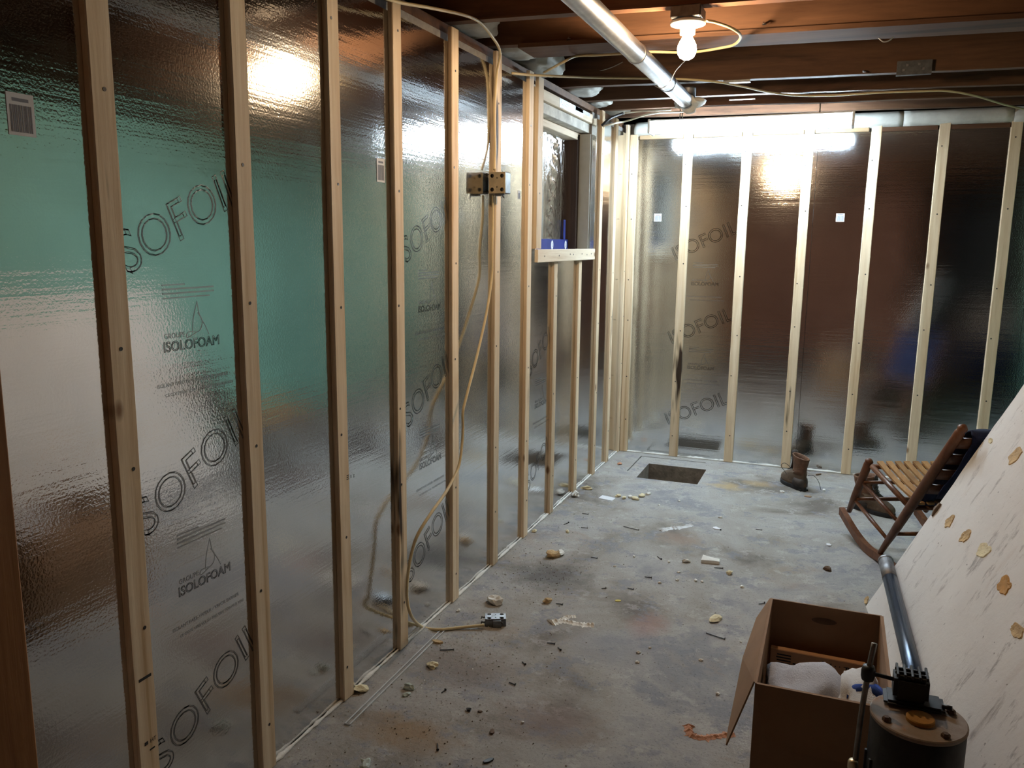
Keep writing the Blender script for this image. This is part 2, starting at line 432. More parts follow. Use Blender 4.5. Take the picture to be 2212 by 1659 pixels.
def print_column(side, u, parent, zs, keep=None):
    a = math.radians(25)
    big = text_mesh('ISOFOIL', .13, .0008, .0, 1.0); inner = text_mesh('ISOFOIL', .13, .0007, -.010, 1.0)
    for z in zs:
        put_text(big, side, u, z-.045, a, 'print_grey', parent, 'big_outline_print')
        put_text(inner, side, u, z-.045, a, 'print_grey', parent, 'big_outline_print')
        if z < .4: continue
        for q, (l, hh) in enumerate(((.07, .003), (.165, .004), (.165, .004), (.15, .003))):
            bars = bmesh.new(); bx(bars, -.085, -.085+l, -q*.010, -q*.010+hh, 0, .0003)
            o = finish('small_print_line', bars, 'print_grey', parent); o.matrix_world = wall_frame(side) @ Matrix.Translation((u, z-.155, 0))
        put_text(text_mesh('GROUPE', .017), side, u-.055, z-.275, 0, 'print_grey', parent, 'logo_print')
        put_text(text_mesh('ISOLOFOAM', .033, .0006), side, u, z-.305, 0, 'print_grey', parent, 'logo_print')
        S_ = .68
        put_strokes([[(x*S_, y_*S_) for x, y_ in P] for P in ([(-.02, 0), (-.012, .05), (.01, .11)], [(.01, .11), (.02, .06), (.045, .02), (.06, -.01)], [(.01, .07), (.03, .045), (.022, .012), (-.005, 0), (-.045, -.012), (-.04, .006), (.0, .004)])],
                    .0009, side, u+.015, z-.270, 0, 'print_grey', parent)
        put_text(text_mesh('ISOLANT PARE-VAPEUR / VAPOR BARRIER', .0125), side, u, z-.385, 0, 'print_grey', parent, 'slogan_print')
        put_text(text_mesh('CE COTE VERS VOUS / THIS SIDE TOWARD YOU', .0105), side, u+.02, z-.408, 0, 'print_grey', parent, 'slogan_print')
def sticker(side, u, z, wd, ht, parent):
    bm = bmesh.new(); bx(bm, -wd/2, wd/2, -ht/2, ht/2, 0, .0006)
    o = finish('barcode_sticker', bm, 'sticker_paper', parent); o['label'] = 'white barcode sticker'
    M = wall_frame(side) @ Matrix.Translation((u, z, 0)); o.matrix_world = M
    bm = bmesh.new(); x = -wd*.4; rr = random.Random(3)
    while x < wd*.38:
        b_ = wd*rr.choice((.02, .03, .05)); bx(bm, x, x+b_, -ht*.42, ht*.22, .0006, .0009); x += b_+wd*rr.choice((.02, .03))
    bx(bm, -wd*.3, wd*.3, ht*.30, ht*.38, .0006, .0009)
    o2 = finish('barcode', bm, 'sticker_bars', parent); o2.matrix_world = M

# ------------------------------------------------------------------ long wall with the window opening, foil boards
WY0, WY1, WZ0, WZ1 = 3.63, 4.665, 1.405, 2.235
bm = bmesh.new()
bx(bm, -.32, -.017, YB0, WY0-.02, 0, 2.25); bx(bm, -.32, -.017, WY1, YF+.3, 0, 2.25); bx(bm, -.32, -.017, WY0-.02, WY1, 0, WZ0)
wall_left = finish('wall_left', bm, 'concrete_wall'); tag(wall_left, 'long concrete wall lined with foil boards', kind='structure')
FT = 2.21
def foil_panel(name_parent, side, boxes, mat, lab=None):
    bm = bmesh.new()
    for b_ in boxes: bx(bm, *b_)
    o = finish('foil_panel', bm, mat, name_parent); return o
seams = [YB0, -.56, .66, 1.88, 3.10, 4.32, YF+.02]
lp = []
for i in range(6):
    a, b_ = seams[i]+.0012, seams[i+1]-.0012
    if i == 4: B_ = [(-.017, FX, a, WY0, 0.008, FT), (-.017, FX, WY0, b_, .008, WZ0)]
    elif i == 5: B_ = [(-.017, FX, a, WY1, .008, WZ0), (-.017, FX, WY1, b_, .008, FT)]
    else: B_ = [(-.017, FX, a, b_, .008, FT)]
    lp.append(foil_panel(wall_left, 'x', B_, 'foil_side'))
print_column('x', 1.27, lp[2], [1.53, .94, .345]); print_column('x', 2.49, lp[3], [1.53, .94, .345])
print_column('x', 3.75, lp[4], [.94, .345])
for px, py, k, wd, ht in ((45, 248, 2, .055, .075), (822, 368, 3, .05, .075), (1121, 421, 3, .03, .04)):
    q = atx(px, py, FX); sticker('x', q.y, q.z, wd, ht, lp[k if q.y > seams[k] else k-1] if k < 6 else lp[k])
# end wall
bm = bmesh.new(); bx(bm, -.3, XR+.2, YF+.028, YF+.3, 0, 2.28)
wall_back = finish('wall_back', bm, 'concrete_wall'); tag(wall_back, 'end concrete wall lined with foil boards', kind='structure')
bs = [FX+.002, 1.235, 2.455, XR]; bp_ = []
for i in range(3):
    bp_.append(foil_panel(wall_back, 'y', [(bs[i]+.001, bs[i+1]-.001, YF, YF+.028, .008, 2.172)], 'foil_end'))
print_column('y', .575, bp_[0], [1.51, .935, .36])
for px, py, k in ((1421, 470, 0), (1815, 470, 1)):
    q = aty(px, py, YF); sticker('y', q.x, q.z, .05, .052, bp_[k])
# right wall, teal, and the far end behind the camera
wr = box('wall_right', (XR, XR+.15, 2.3, YF+.3, 0, 2.28), 'teal_paint'); tag(wr, 'teal painted wall opposite the foil', kind='structure')
bm = bmesh.new(); bx(bm, XB, XB+.1, YD-.1, 2.4, 0, 2.48); bx(bm, XR+.15, XB, 2.3, 2.4, 0, 2.48); bx(bm, 2.25, 2.35, YD, YB0-.15, 0, 2.48)
wd_ = finish('wall_side', bm, 'concrete_wall'); tag(wd_, 'bare concrete walls around the deep side bay', kind='structure')
wf = box('wall_front', (-.3, 2.35, YB0-.15, YB0, 0, 2.48), 'brown_panel'); tag(wf, 'brown wood panelled wall facing the end wall', kind='structure')
wf2 = box('wall_far', (2.25, XB+.1, YD-.1, YD, 0, 2.48), 'concrete_wall'); tag(wf2, 'bare concrete wall at the far end of the side bay', kind='structure')
# brown door on that wall, seen only in the foil
dr = box('door_1', (.62, 1.42, YB0, YB0+.045, 0, 2.03), 'brown_panel', bev=.004); tag(dr, 'plain brown wooden door', kind='structure')
for zz in (.2, 1.1):
    o = box('door_panel', (.74, 1.30, YB0+.045, YB0+.056, zz, zz+.72), 'brown_panel', dr, .005)
bm = bmesh.new(); lathe(bm, [(.02, 0), (.02, .01), (.012, .02), (.028, .035), (.03, .05), (.018, .065)], 16)
o = finish('door_knob', bm, 'brass_steel', dr, True); o.location = (1.35, YB0+.045, 1.0); o.rotation_euler = (-math.pi/2, 0, 0)

# ------------------------------------------------------------------ ceiling: subfloor boards, joists
ceil = bpy.data.objects.new('ceiling', None); COL.objects.link(ceil); tag(ceil, 'dark board ceiling above the joists', kind='structure')
y = YD-.1
k = 0
while y < YF+.3:
    o = box('plank', (-.3, XB+.1, y+.0005, y+.1395, ZC, ZC+.02), 'subfloor', ceil); y += .14
TILT = .085
def joist(y0, wid, z0, lab, group=None):
    t = thing('floor_joist', (0, y0, z0), lab, 'joist', group)
    bm = bmesh.new(); n = 14
    rings = []
    for i in range(n+1):
        x = -.16+(XR+.14)*i/n; yy = TILT*x
        wob = .004*noise.noise(Vector((x*2.2, y0*5, 0)))
        zz = .006*noise.noise(Vector((x*1.7, y0*3, 4)))
        rings.append([(x, yy+wob, zz), (x, yy+wid+wob, zz), (x, yy+wid, ZC-z0), (x, yy, ZC-z0)])
    loft(bm, rings); finish('beam', bm, 'joist', t)
    return t
jdefs = [(-2.2, .045), (-1.75, .045), (-1.3, .045), (-.85, .045), (-.4, .045), (.05, .045), (.5, .045), (.95, .045), (1.40, .045), (1.85, .045), (2.29, .045), (2.69, .05), (3.10, .05), (4.085, .05), (4.52, .05), (4.86, .05), (5.20, .05)]
jdefs = [j_ for j_ in jdefs if j_[0] > YB0+.05]
for i, (yy, wd) in enumerate(jdefs):
    if yy < 2.6: joist(yy, wd, ZJ, 'rough dark brown floor joist before the bulb holder', 'joists before the bulb')
    elif yy < 2.8: joist(yy, wd, ZJ, 'dark brown joist lit orange underneath, with the bulb holder screwed to it')
    elif yy < 3.3: joist(yy, wd, ZJ, 'dark brown joist above the wide flat board beyond the bulb')
    else: joist(yy, wd, ZJ, {4.085: 'dark brown floor joist with two thin metal plates nailed to it', 4.52: 'dark brown floor joist next beyond the one with metal plates', 4.86: 'dark brown floor joist holding the fluorescent light', 5.20: 'dark brown floor joist right over the end wall insulation'}[yy])
# flat board nailed below the second joist
bm = bmesh.new(); rings = []
for i in range(13):
    x = .12+(XR-.2)*i/12; a = 3.075+TILT*x
    rings.append([(x, a+.006*noise.noise(Vector((x*3, 1, 1))), ZJ-.019), (x, a+.20, ZJ-.019), (x, a+.20, ZJ-.001), (x, a, ZJ-.001)])
loft(bm, rings)
t = thing('flat_board', (.12, 3.08, ZJ-.019), 'wide flat brown board nailed under the joist beyond the bulb', 'board')
for v in bm.verts: v.co -= Vector((.12, 3.08, ZJ-.019))
finish('plank', bm, 'joist', t)
for px, py in ((1652, 54), (1866, 154), (2150, 207)):
    bmn = bmesh.new(); lathe(bmn, [(.003, 0), (.003, .03), (.008, .03), (.008, .034)], 8)
# bent nails and plates on joists
def nail_on(px, py, Y, lab):
    q = aty(px, py, Y); t = thing('bent_nail', q, lab, 'nail', 'nails in the joists')
    bm = bmesh.new(); sweep(bm, [(0, 0, 0), (0, -.03, -.002), (.004, -.038, -.008)], .0035, 6); lathe(bm, [(.008, -.001), (.008, .002)], 8, (.004, -.038, -.010)); finish('shank', bm, 'galvanised', t)
nail_on(1651, 52, 3.19, 'bent nail sticking out of a dark joist')
nail_on(1865, 154, 4.20, 'bent nail sticking out of a dark joist')
nail_on(1233, 84, 3.15, 'bent nail sticking out of a dark joist')
for px, py, Y, L in ((1592, 163, 4.17, .13), (1975, 145, 4.21, .15)):
    q = aty(px, py, Y); t = thing('joist_plate', q, 'thin metal plate nailed to a dark joist '+('above the strip light' if px < 1700 else 'past the end of the strip light'), 'plate')
    bm = bmesh.new(); bx(bm, -L/2, L/2, -.003, 0, -.03, .03); bx(bm, -L/2, L/2, -.003, .03, -.033, -.03); o = finish('plate', bm, 'dark_steel', t)
    for a, b_ in ((-.03, .01), (.02, .012), (.04, -.01), (-.045, -.012)): box('prong', (a-.005, a+.005, -.006, -.003, b_-.005, b_+.005), 'galvanised', t)
for px, py in ((1600, 213), (1585, 208)):
    pass
q = atz(1603, 214, ZJ); t = thing('perforated_strip', q, 'short perforated metal strap end under a joist', 'strap')
bm = bmesh.new(); bx(bm, -.07, .07, -.012, .012, -.003, 0); finish('strap', bm, 'galvanised', t)

# ------------------------------------------------------------------ furring strips
def strip(u, z0, z1, side, label, group=None, mat='pine', wid=SW, nails=5, front=None, seed=0, lean=0.0):
    base = (FX+.0004, u, z0) if side == 'x' else (u, YF-.0004, z0)
    t = thing('furring_strip', base, label, 'wood strip', group)
    th = (front if front else (SX-FX if side == 'x' else .018))
    bm = bmesh.new(); rings = []; n = 16
    for i in range(n+1):
        z = (z1-z0)*i/n
        o = .003*noise.noise(Vector((z*1.1, seed*7.3, 1)))+lean*z
        e1 = .0018*noise.noise(Vector((z*4, seed, 9))); e2 = .0018*noise.noise(Vector((z*4, seed, 5)))
        c = .0025
        if side == 'x': rings.append([(0, o+e1, z), (th-c, o+e1, z), (th, o+c+e1, z), (th, o+wid-c+e2, z), (th-c, o+wid+e2, z), (0, o+wid+e2, z)])
        else: rings.append([(o+e1, 0, z), (o+e1, -th+c, z), (o+c+e1, -th, z), (o+wid-c+e2, -th, z), (o+wid+e2, -th+c, z), (o+wid+e2, 0, z)])
    loft(bm, rings); finish('board', bm, mat, t)
    rr = random.Random(seed*13+5)
    if nails:
        bm = bmesh.new(); lathe(bm, [(.0045, 0), (.0045, .0012)], 8)
        nm = finish('nail_head', bm, 'nail_steel', t)
        for q in range(nails):
            o = nm if q == 0 else nm.copy()
            if q: COL.objects.link(o); o.parent = t
            z = (z1-z0)*((q+.5)/nails)+rr.uniform(-.08, .08); yy = wid*rr.uniform(.3, .7)+lean*z
            if side == 'x': o.location = (th-.0004, yy, z); o.rotation_euler = (0, math.pi/2, 0)
            else: o.location = (yy, -th+.0004, z); o.rotation_euler = (math.pi/2, 0, 0)
    return t
LY = [1.0155, 1.4325, 1.8407, 2.2113, 2.651, 3.0788, 3.4752, 3.8837, 4.3203, 4.7262, 5.0603, 5.3783]
HT = 2.266
lab = {0: ('knotty pine furring strip with a gouged edge between two foil bays of teal reflection', 'pine_bark', None),
       1: ('straight pine furring strip on the window wall next to the gouged strip', 'pine', None),
       2: ('pine furring strip on the window wall before the strip with the hanging cable', 'pine', None),
       3: ('pine furring strip whose foot the loose cable hangs beside, split bark near the bottom', 'pine_bark', None),
       4: ('pine furring strip crossed by the loose cable halfway up', 'pine', None),
       5: ('bark-stained pine furring strip carrying the metal electrical box', 'pine_bark', None),
       6: ('full height pine furring strip touching the window side strip', 'pine_bark', None),
       9: ('pine furring strip at the window edge on the corner side', 'pine', None),
       10: ('bark-streaked pine furring strip between the window edge strip and the corner', 'pine_bark', None),
       11: ('clean pine furring strip nearest the room corner on the window wall', 'pine', None)}
ST = {}
for i, yv in enumerate(LY):
    if i in (7, 8):
        strip(yv, .003, 1.379, 'x', ('short pine furring strip under the sill board, on the electrical box side' if i == 7 else 'short pine furring strip under the sill board, on the corner side'), None, seed=i, nails=3); continue
    l, m, g = lab[i]
    ztop = {4: 2.262, 5: 2.266, 6: 2.262, 0: 2.27}.get(i, HT)
    ST[i] = strip(yv, .003, ztop, 'x', l, g, m, seed=i, nails=6)
def stamp(t, base_u, marks, txt=None):
    for px, py, wd, hh in marks:
        q = atx(px, py, SX); box('grade_stamp', (SX-FX-.0002, SX-FX+.0004, q.y-base_u-wd/2, q.y-base_u+wd/2, q.z-.003-hh/2, q.z-.003+hh/2), 'print_black', t)
    if txt:
        q = atx(txt[1], txt[2], SX); o = put_text(text_mesh(txt[0], txt[3]), 'x', 0, 0, 0, 'print_black', t, 'stamp_print')
        o.matrix_parent_inverse = Matrix(); o.matrix_basis = Matrix(((0, 0, 1, SX-FX+.0004), (1, 0, 0, q.y-base_u), (0, 1, 0, q.z-.003), (0, 0, 0, 1)))
stamp(ST[0], LY[0], ((313, 1464, .036, .007), (316, 1606, .010, .008), (329, 1616, .015, .004)), ('HT', 331, 1600, .014))
stamp(ST[2], LY[2], ((751, 1027, .013, .003), (751, 1031, .013, .003), (751, 1035, .013, .003), (758, 1029, .003, .010), (764, 1026, .005, .003), (764, 1030, .005, .003)))
strip(3.598, 1.450, 2.258, 'x', 'pine strip standing on the window sill board beside the full height strip', None, 'pine', .075, 2, seed=21)
strip(.565, .003, HT, 'x', 'pine furring strip beyond the gouged one, far from the window', None, 'pine', seed=30)
strip(.15, .003, HT, 'x', 'pine furring strip hidden behind the dark post', None, 'pine', seed=31)
BX0, BSP = .0081+.0, .37795
for i in range(7):
    xx = BX0+i*BSP
    if i == 0: strip(.031, .003, 2.205, 'y', 'pine furring strip in the room corner beside the window wall', None, 'pine', .052, 6, seed=40); continue
    l = {1: ('bark-edged pine furring strip beside the floor pit', 'pine_bark', None), 3: ('pine furring strip right behind the upright boot', 'pine_bark', None)}.get(i, (('', '', 'clean pine furring strip between the pit strip and the boot strip', '', 'pine furring strip between the upright boot and the rocking chair', 'pine furring strip rising straight behind the rocking chair seat', 'pine furring strip whose foot the plaster sheet hides')[i], 'pine', None))
    ln = {4: .008, 5: .006, 6: .004}.get(i, .004)
    strip(xx, .003, 2.205 if i < 4 else 2.235, 'y', l[0], l[2], l[1], seed=40+i, nails=6, lean=ln)
# horizontal strip along the top of the foil on the end wall
def hstrip(x0, x1, z0, z1, lab, m='pine_x', y1=YF):
    t = thing('ledger_strip', (x0, y1, z0), lab, 'wood strip')
    box('board', (0, x1-x0, -.016, 0, 0, z1-z0), m, t, .002)
gx = [.095]+[BX0+i*BSP+.008 for i in range(1, 7)]
names = ['end of the end wall ledger beside the corner strip', 'ledger piece above the floor pit', 'ledger piece under the middle of the fluorescent light', 'ledger piece under the light end with a white clip', 'dark ledger piece beyond the fluorescent light', 'dark ledger piece farthest from the window']
for i in range(6):
    hstrip(gx[i]+SW+.005 if i else gx[i], gx[i+1]-.003, 2.173-.004*(i > 3), 2.199-.004*(i > 3), 'brown wooden '+names[i], 'pine_x' if i < 4 else 'joist')

# ------------------------------------------------------------------ window
win = bpy.data.objects.new('window_1', None); COL.objects.link(win); tag(win, 'small basement window covered with clear plastic film', kind='structure')
box('reveal', (-.085, -.018, WY1-.022, WY1-.002, WZ0, 2.12), 'grey_reveal', win)
box('reveal', (-.115, -.018, WY0-.02, WY0, WZ0, 2.12), 'grey_reveal', win)
box('sill_base', (-.22, -.02, WY0-.02, WY1, WZ0-.0, WZ0+.03), 'grey_reveal', win)
fr = box('window_frame', (-.20, -.086, WY1-.06, WY1, WZ0+.03, 2.12), 'dark_frame', win, .003)
box('window_frame', (-.20, -.112, WY0-.02, WY0+.05, WZ0+.03, 2.12), 'dark_frame', win, .003)
box('window_frame', (-.20, -.086, WY0-.02, WY1, 2.085, 2.125), 'pine_y', win, .003)
box('window_frame', (-.20, -.155, WY0-.02, WY1, WZ0+.03, WZ0+.075), 'dark_frame', win, .003)
box('window_frame', (-.195, -.165, 4.20, 4.24, WZ0+.07, 2.09), 'white_enamel', win, .003)
box('pane', (-.184, -.180, WY0+.04, WY1-.05, WZ0+.07, 2.09), 'window_glass', win)
bm = bmesh.new(); rows = []; ny, nz = 40, 30
for i in range(ny+1):
    yy = WY0+.0+(WY1-.062-WY0)*i/ny
    row = []
    for j in range(nz+1):
        zz = WZ0+.035+(2.10-WZ0-.035)*j/nz
        crease = .012*math.exp(-((yy-4.33-.05*math.sin(zz*7))/.05)**2)*math.sin(zz*75+yy*40)
        row.append(bm.verts.new((-.142+.004*noise.noise(Vector((yy*6, zz*5, 2)))+crease, yy, zz)))
    rows.append(row)
for a, b_ in zip(rows, rows[1:]):
    for j in range(nz): bm.faces.new((a[j], a[j+1], b_[j+1], b_[j]))
o = finish('plastic_film', bm, 'plastic_film', win, True); o['label'] = 'clear wrinkled plastic film over the window'
tp = box('sealing_tape', (-.134, -.130, WY0+.01, WY1-.064, WZ0+.032, WZ0+.095), 'navy_plastic', win); tp['label'] = 'dark blue tape with white oval marks'
for yy in (4.02, 4.30, 4.55):
    bm = bmesh.new(); bmesh.ops.create_circle(bm, cap_ends=True, segments=20, radius=.026)
    for v in bm.verts: v.co = Vector((0, v.co.x*.8, v.co.y))
    o = finish('oval_mark', bm, 'sticker_paper', tp); o.location = (-.1295, yy, WZ0+.062)
    o2 = put_text(text_mesh('3', .03), 'x', 0, 0, 0, 'navy_plastic', tp, 'mark_print'); o2.matrix_world = Matrix(((0, 0, 1, -.1290), (1, 0, 0, yy), (0, 1, 0, WZ0+.052), (0, 0, 0, 1)))
o = box('sealing_tape', (-.131, -.1275, 4.50, 4.535, WZ0+.095, WZ0+.21), 'navy_plastic', win, .001)
# header boards over the window
def piece(name, dims, mat, lab, cat, part='board', bev=.002):
    t = thing(name, (dims[0], dims[2], dims[4]), lab, cat)
    box(part, dims, mat, t, bev, (dims[0], dims[2], dims[4])); return t
piece('header_board', (-.30, -.03, WY0-.018, WY1-.002, 2.126, 2.178), 'aged_white', 'flaking whitish header board just above the window', 'board')
hb = piece('header_beam', (-.30, -.012, WY0-.018, WY1-.002, 2.180, 2.232), 'pine_y', 'bare wooden header with silver tape on its face', 'board')
box('foil_tape', (.288, .2895, .42, .84, .004, .05), 'foil_tape', hb)
box('foil_tape', (.288, .2895, .70, .98, .03, .0505), 'foil_tape', hb)
piece('sill_plate', (-.32, -.02, YB0, YF-.01, 2.252, 2.288), 'subfloor', 'dark timber plate lying along the top of the window wall', 'board', 'plate')
sb = thing('window_sill_board', (SX, 3.575, 1.383), 'pale wooden sill board nailed across the strips under the window', 'board')
box('board', (0, .018, 0, 1.01, 0, .064), 'pine_y', sb, .002)
for a, b_ in ((.10, .03), (.33, .03), (.52, .036), (.58, .034), (.74, .036), (.84, .03), (.93, .035)):
    bm = bmesh.new(); lathe(bm, [(.004, 0), (.004, .0012)], 8); o = finish('nail_head', bm, 'nail_steel', sb); o.location = (.0178, a, b_); o.rotation_euler = (0, math.pi/2, 0)

# ------------------------------------------------------------------ insulation in the joist ends and along the end wall
def batt(c, size, seed, lab, group=None):
    t = thing('insulation_batt', c, lab, 'insulation', group)
    bm = bmesh.new(); res = bmesh.ops.create_icosphere(bm, subdivisions=4, radius=.5)
    for v in res['verts']:
        d = v.co.normalized(); k = 1+.16*noise.noise(d*2.2+Vector((seed*3.7, 0, 0)))+.07*noise.noise(d*6+Vector((0, seed, 0)))
        e = [math.copysign(abs(a)**.55, a) for a in d]
        v.co = Vector((e[0]*size[0]*.5*k, e[1]*size[1]*.5*k, e[2]*size[2]*.5*k))
    finish('batt', bm, 'batt', t, True)
bl = 'grey-white insulation batt stuffed between joists above the window wall'
for i, (yy, wd) in enumerate(((2.90, .30), (3.31, .30), (3.72, .36), (4.33, .32), (4.72, .24), (5.06, .24))):
    batt((-.02+.03*(i % 2), yy, 2.375), (.20, wd, .165), i+1, bl, 'insulation above the window wall')
for i, (x0, x1) in enumerate(((.06, .31), (.312, .79), (.792, 1.29), (1.292, 1.71), (1.712, 2.29), (2.292, 3.0))):
    t = thing('insulation_strip', (x0, YF+.04, 2.2), 'crumpled white insulation strip on top of the end wall', 'insulation', 'insulation on top of the end wall')
    bm = bmesh.new(); rings = []
    for k in range(13):
        x = (x1-x0)*k/12; b_ = .016*noise.noise(Vector((x*7, i*3.3, 0)))
        rings.append([(x, -.055+b_, -.004), (x, -.075+b_, .03), (x, -.06-b_, .065), (x, -.03, .088), (x, .1, .088), (x, .1, -.004)])
    loft(bm, rings); finish('sheet', bm, 'batt', t, True)

# ------------------------------------------------------------------ bulb in its holder
bc = Vector((.868, 2.80, 2.17))
hb_ = thing('light_bulb_holder', (bc.x, bc.y, ZJ-.002), 'white porcelain lampholder with a glowing bare bulb', 'lamp')
bm = bmesh.new(); bx(bm, -.052, .052, -.06, .05, -.042, 0); bmesh.ops.bevel(bm, geom=bm.edges[:], offset=.004, segments=1, affect='EDGES'); finish('junction_box', bm, 'dark_steel', hb_)
bm = bmesh.new(); lathe(bm, [(.058, -.042), (.062, -.046), (.060, -.054), (.032, -.062), (.026, -.068), (.026, -.086), (.02, -.088)], 32); finish('porcelain_base', bm, 'porcelain', hb_, True)
bm = bmesh.new(); lathe(bm, [(.016, -.084), (.017, -.094), (.024, -.106), (.031, -.120), (.0335, -.135), (.031, -.150), (.024, -.162), (.012, -.169), (.001, -.171)], 28); finish('glass_bulb', bm, 'bulb_glow', hb_, True)

# ------------------------------------------------------------------ fluorescent light
fx0, fx1, fy = .262, 1.428, 5.02
fl_ = thing('fluorescent_light', ((fx0+fx1)/2, fy, 2.235), 'long white fluorescent strip light glowing above the end wall', 'light')
L2 = (fx1-fx0)/2
bm = bmesh.new(); loft(bm, [[(-L2, -.07, -.005), (-L2, .07, -.005), (-L2, .07, -.012), (-L2, .035, -.045), (-L2, -.035, -.045), (-L2, -.07, -.012)], [(L2, -.07, -.005), (L2, .07, -.005), (L2, .07, -.012), (L2, .035, -.045), (L2, -.035, -.045), (L2, -.07, -.012)]]); finish('housing', bm, 'white_enamel', fl_)
for s in (-1, 1):
    bm = bmesh.new(); bx(bm, s*L2-.008, s*L2+.008, -.072, .072, -.085, 0); bmesh.ops.bevel(bm, geom=bm.edges[:], offset=.003, segments=1, affect='EDGES'); finish('end_cap', bm, 'white_enamel', fl_)
    for q in (-.04, .04): tube('hanger', [(s*.4, q, -.006), (s*.4, q, .062)], .003, 'wire_grey', fl_, 6, 1)
for q in (-.038, .038):
    bm = bmesh.new(); sweep(bm, [(-L2+.01, q, -.062), (L2-.01, q, -.062)], .0145, 14); finish('tube', bm, 'tube_glow', fl_, True)

# ------------------------------------------------------------------ metal duct under the joists
p0 = atz(1190, -62, 2.203); p1 = atz(1482, 218, 2.222)
dd = (p1-p0).normalized(); p00 = p0-dd*.9
t = thing('metal_duct', p00, 'round galvanised metal duct running under the joists', 'duct')
bm = bmesh.new(); Ld = (p1-p00).length; sweep(bm, [(0, 0, 0), (p1-p00)*.3, (p1-p00)*.6, (p1-p00)], .038, 24); finish('pipe', bm, 'galvanised', t, True)
for q in (.62, .83):
    a = (p1-p00)*q; bm = bmesh.new(); sweep(bm, [a-dd*.012, a-dd*.006, a+dd*.006, a+dd*.012], [.0385, .041, .041, .0385], 24); finish('joint_ring', bm, 'galvanised', t, True)
a = p1-p00; bm = bmesh.new(); sweep(bm, spline([a-dd*.02, a+dd*.03, a+dd*.055+Vector((0, 0, .03)), a+dd*.06+Vector((0, 0, .075))], 5), .040, 20); finish('elbow', bm, 'galvanised', t, True)
bm = bmesh.new(); lump(bm, a+dd*.03-Vector((0, 0, .008)), (.14, .12, .075), 5, 3, .35, 0, False); finish('torn_wrap', bm, 'white_foam', t, True)
# hanger wire around the duct
q = p00+(p1-p00)*.79
hw = thing('hanger_wire', q, 'thin wire hanging the duct from a joist', 'wire')
tube('wire', [(-.035, 0, -.03), (0, 0, -.043), (.036, 0, -.015), (.06, 0, .03), (.10, .01, .075)], .002, 'wire_grey', hw, 6)

# ------------------------------------------------------------------ cables
def cable(name, pts, rad, mat, lab, group=None):
    o = Vector(pts[0]); t = thing(name, o, lab, 'cable', group); tube('sheath', pts, rad, mat, t, 8, 7, True, o); return t
Z2 = ZJ-.012
c1 = [bc+Vector((.058, -.01, .075))]+[atz(px, py, z) for px, py, z in ((1545, 48, 2.25), (1583, 62, 2.245), (1600, 78, 2.25), (1588, 95, 2.256), (1560, 103, 2.260), (1490, 113, 2.262), (1400, 112, 2.262), (1340, 116, 2.263), (1290, 119, 2.264), (1245, 121, 2.266))]
c1 += [atx(1215, 135, .28), atx(1175, 157, .09)]
c1[0] = bc+Vector((.068, -.01, .070))
cable('lamp_cable', c1, .0055, 'cable_cream', 'cream cable looping from the bulb holder along the joists')
c2 = [atx(1106, 158, .05), atx(1165, 163, .10)]+[atz(px, py, 2.281) for px, py in ((1300, 168), (1450, 170), (1540, 176), (1600, 186), (1660, 199), (1720, 206), (1800, 206), (1900, 200), (1990, 197), (2050, 197))]
c2 += [atz(2110, 208, 2.265), atz(2170, 226, 2.25), atz(2240, 242, 2.24)]
cable('ceiling_cable', c2, .0055, 'cable_cream', 'cream cable strung under the joists toward the far side of the end wall')
c3 = [atx(1300, 271, .03), atx(1318, 256, .07), atz(1345, 245, 2.262)]
cable('black_cable', c3, .008, 'cable_black', 'short black cable above the corner of the window wall')
c4 = [atx(1302, 273, .035), atx(1330, 266, .10), atz(1355, 261, 2.236), atz(1400, 247, 2.25), atz(1440, 243, 2.262), atz(1490, 241, 2.268)]
cable('white_cable', c4, .0055, 'cable_white', 'thin white cable running from the corner toward the strip light')
c5 = [atz(1350, 244, 2.262), atz(1390, 240, 2.268), atz(1450, 237, 2.272)]
cable('white_cable', c5, .005, 'cable_white', 'thin white cable joined to the black cable in the corner')
wp = [aty(px, py, 4.085+.085*.28-.006) for px, py in ((1236, 128), (1242, 145), (1262, 154), (1290, 154), (1320, 146), (1345, 134))]
cable('stray_wire', wp, .0025, 'wire_grey', 'thin grey stray wire dangling below a joist')
wp = [aty(px, py, 3.36) for px, py in ((1898, 82), (1908, 90), (1920, 88), (1930, 80))]
cable('wire_hook', wp, .0025, 'wire_grey', 'small bent wire hook under the flat board')
# cable above the window wall entering the box, then down the strip
S5 = LY[5]
c6 = [atx(790, -25, .10), atx(850, 2, .11), atx(930, 17, .12), atx(1000, 32, .12), atx(1036, 48, .11), atx(1062, 78, .09), atx(1080, 112, .06), Vector((.034, S5-.010, 2.17)), Vector((.026, S5-.010, 2.05)), Vector((.026, S5-.010, 1.95)), Vector((.03, S5-.014, 1.86)), Vector((.04, S5-.045, 1.78))]
cable('feed_cable', c6, .0055, 'cable_cream', 'cream cable arching down into the wall electrical box')
c7 = [Vector((.035, S5-.045, 1.675))]+[atx(px, py, X) for px, py, X in ((1065, 470, .035), (1063, 540, .04), (1062, 600, .04), (1050, 680, .05), (1030, 770, .06), (1008, 855, .075), (1000, 890, .08), (1000, 925, .085), (998, 960, .09), (990, 1010, .10), (965, 1060, .11), (930, 1110, .11), (905, 1150, .10), (893, 1180, .09), (884, 1220, .085), (879, 1265, .085), (880, 1300, .09), (890, 1333, .10))]
c7 += [atz(912, 1354, .008), atz(945, 1360, .007), atz(990, 1356, .007), atz(1030, 1352, .012), atz(1046, 1350, .016)]
cable('loose_cable', c7, .0058, 'cable_cream', 'loose cream cable hanging from the wall box to the floor box')

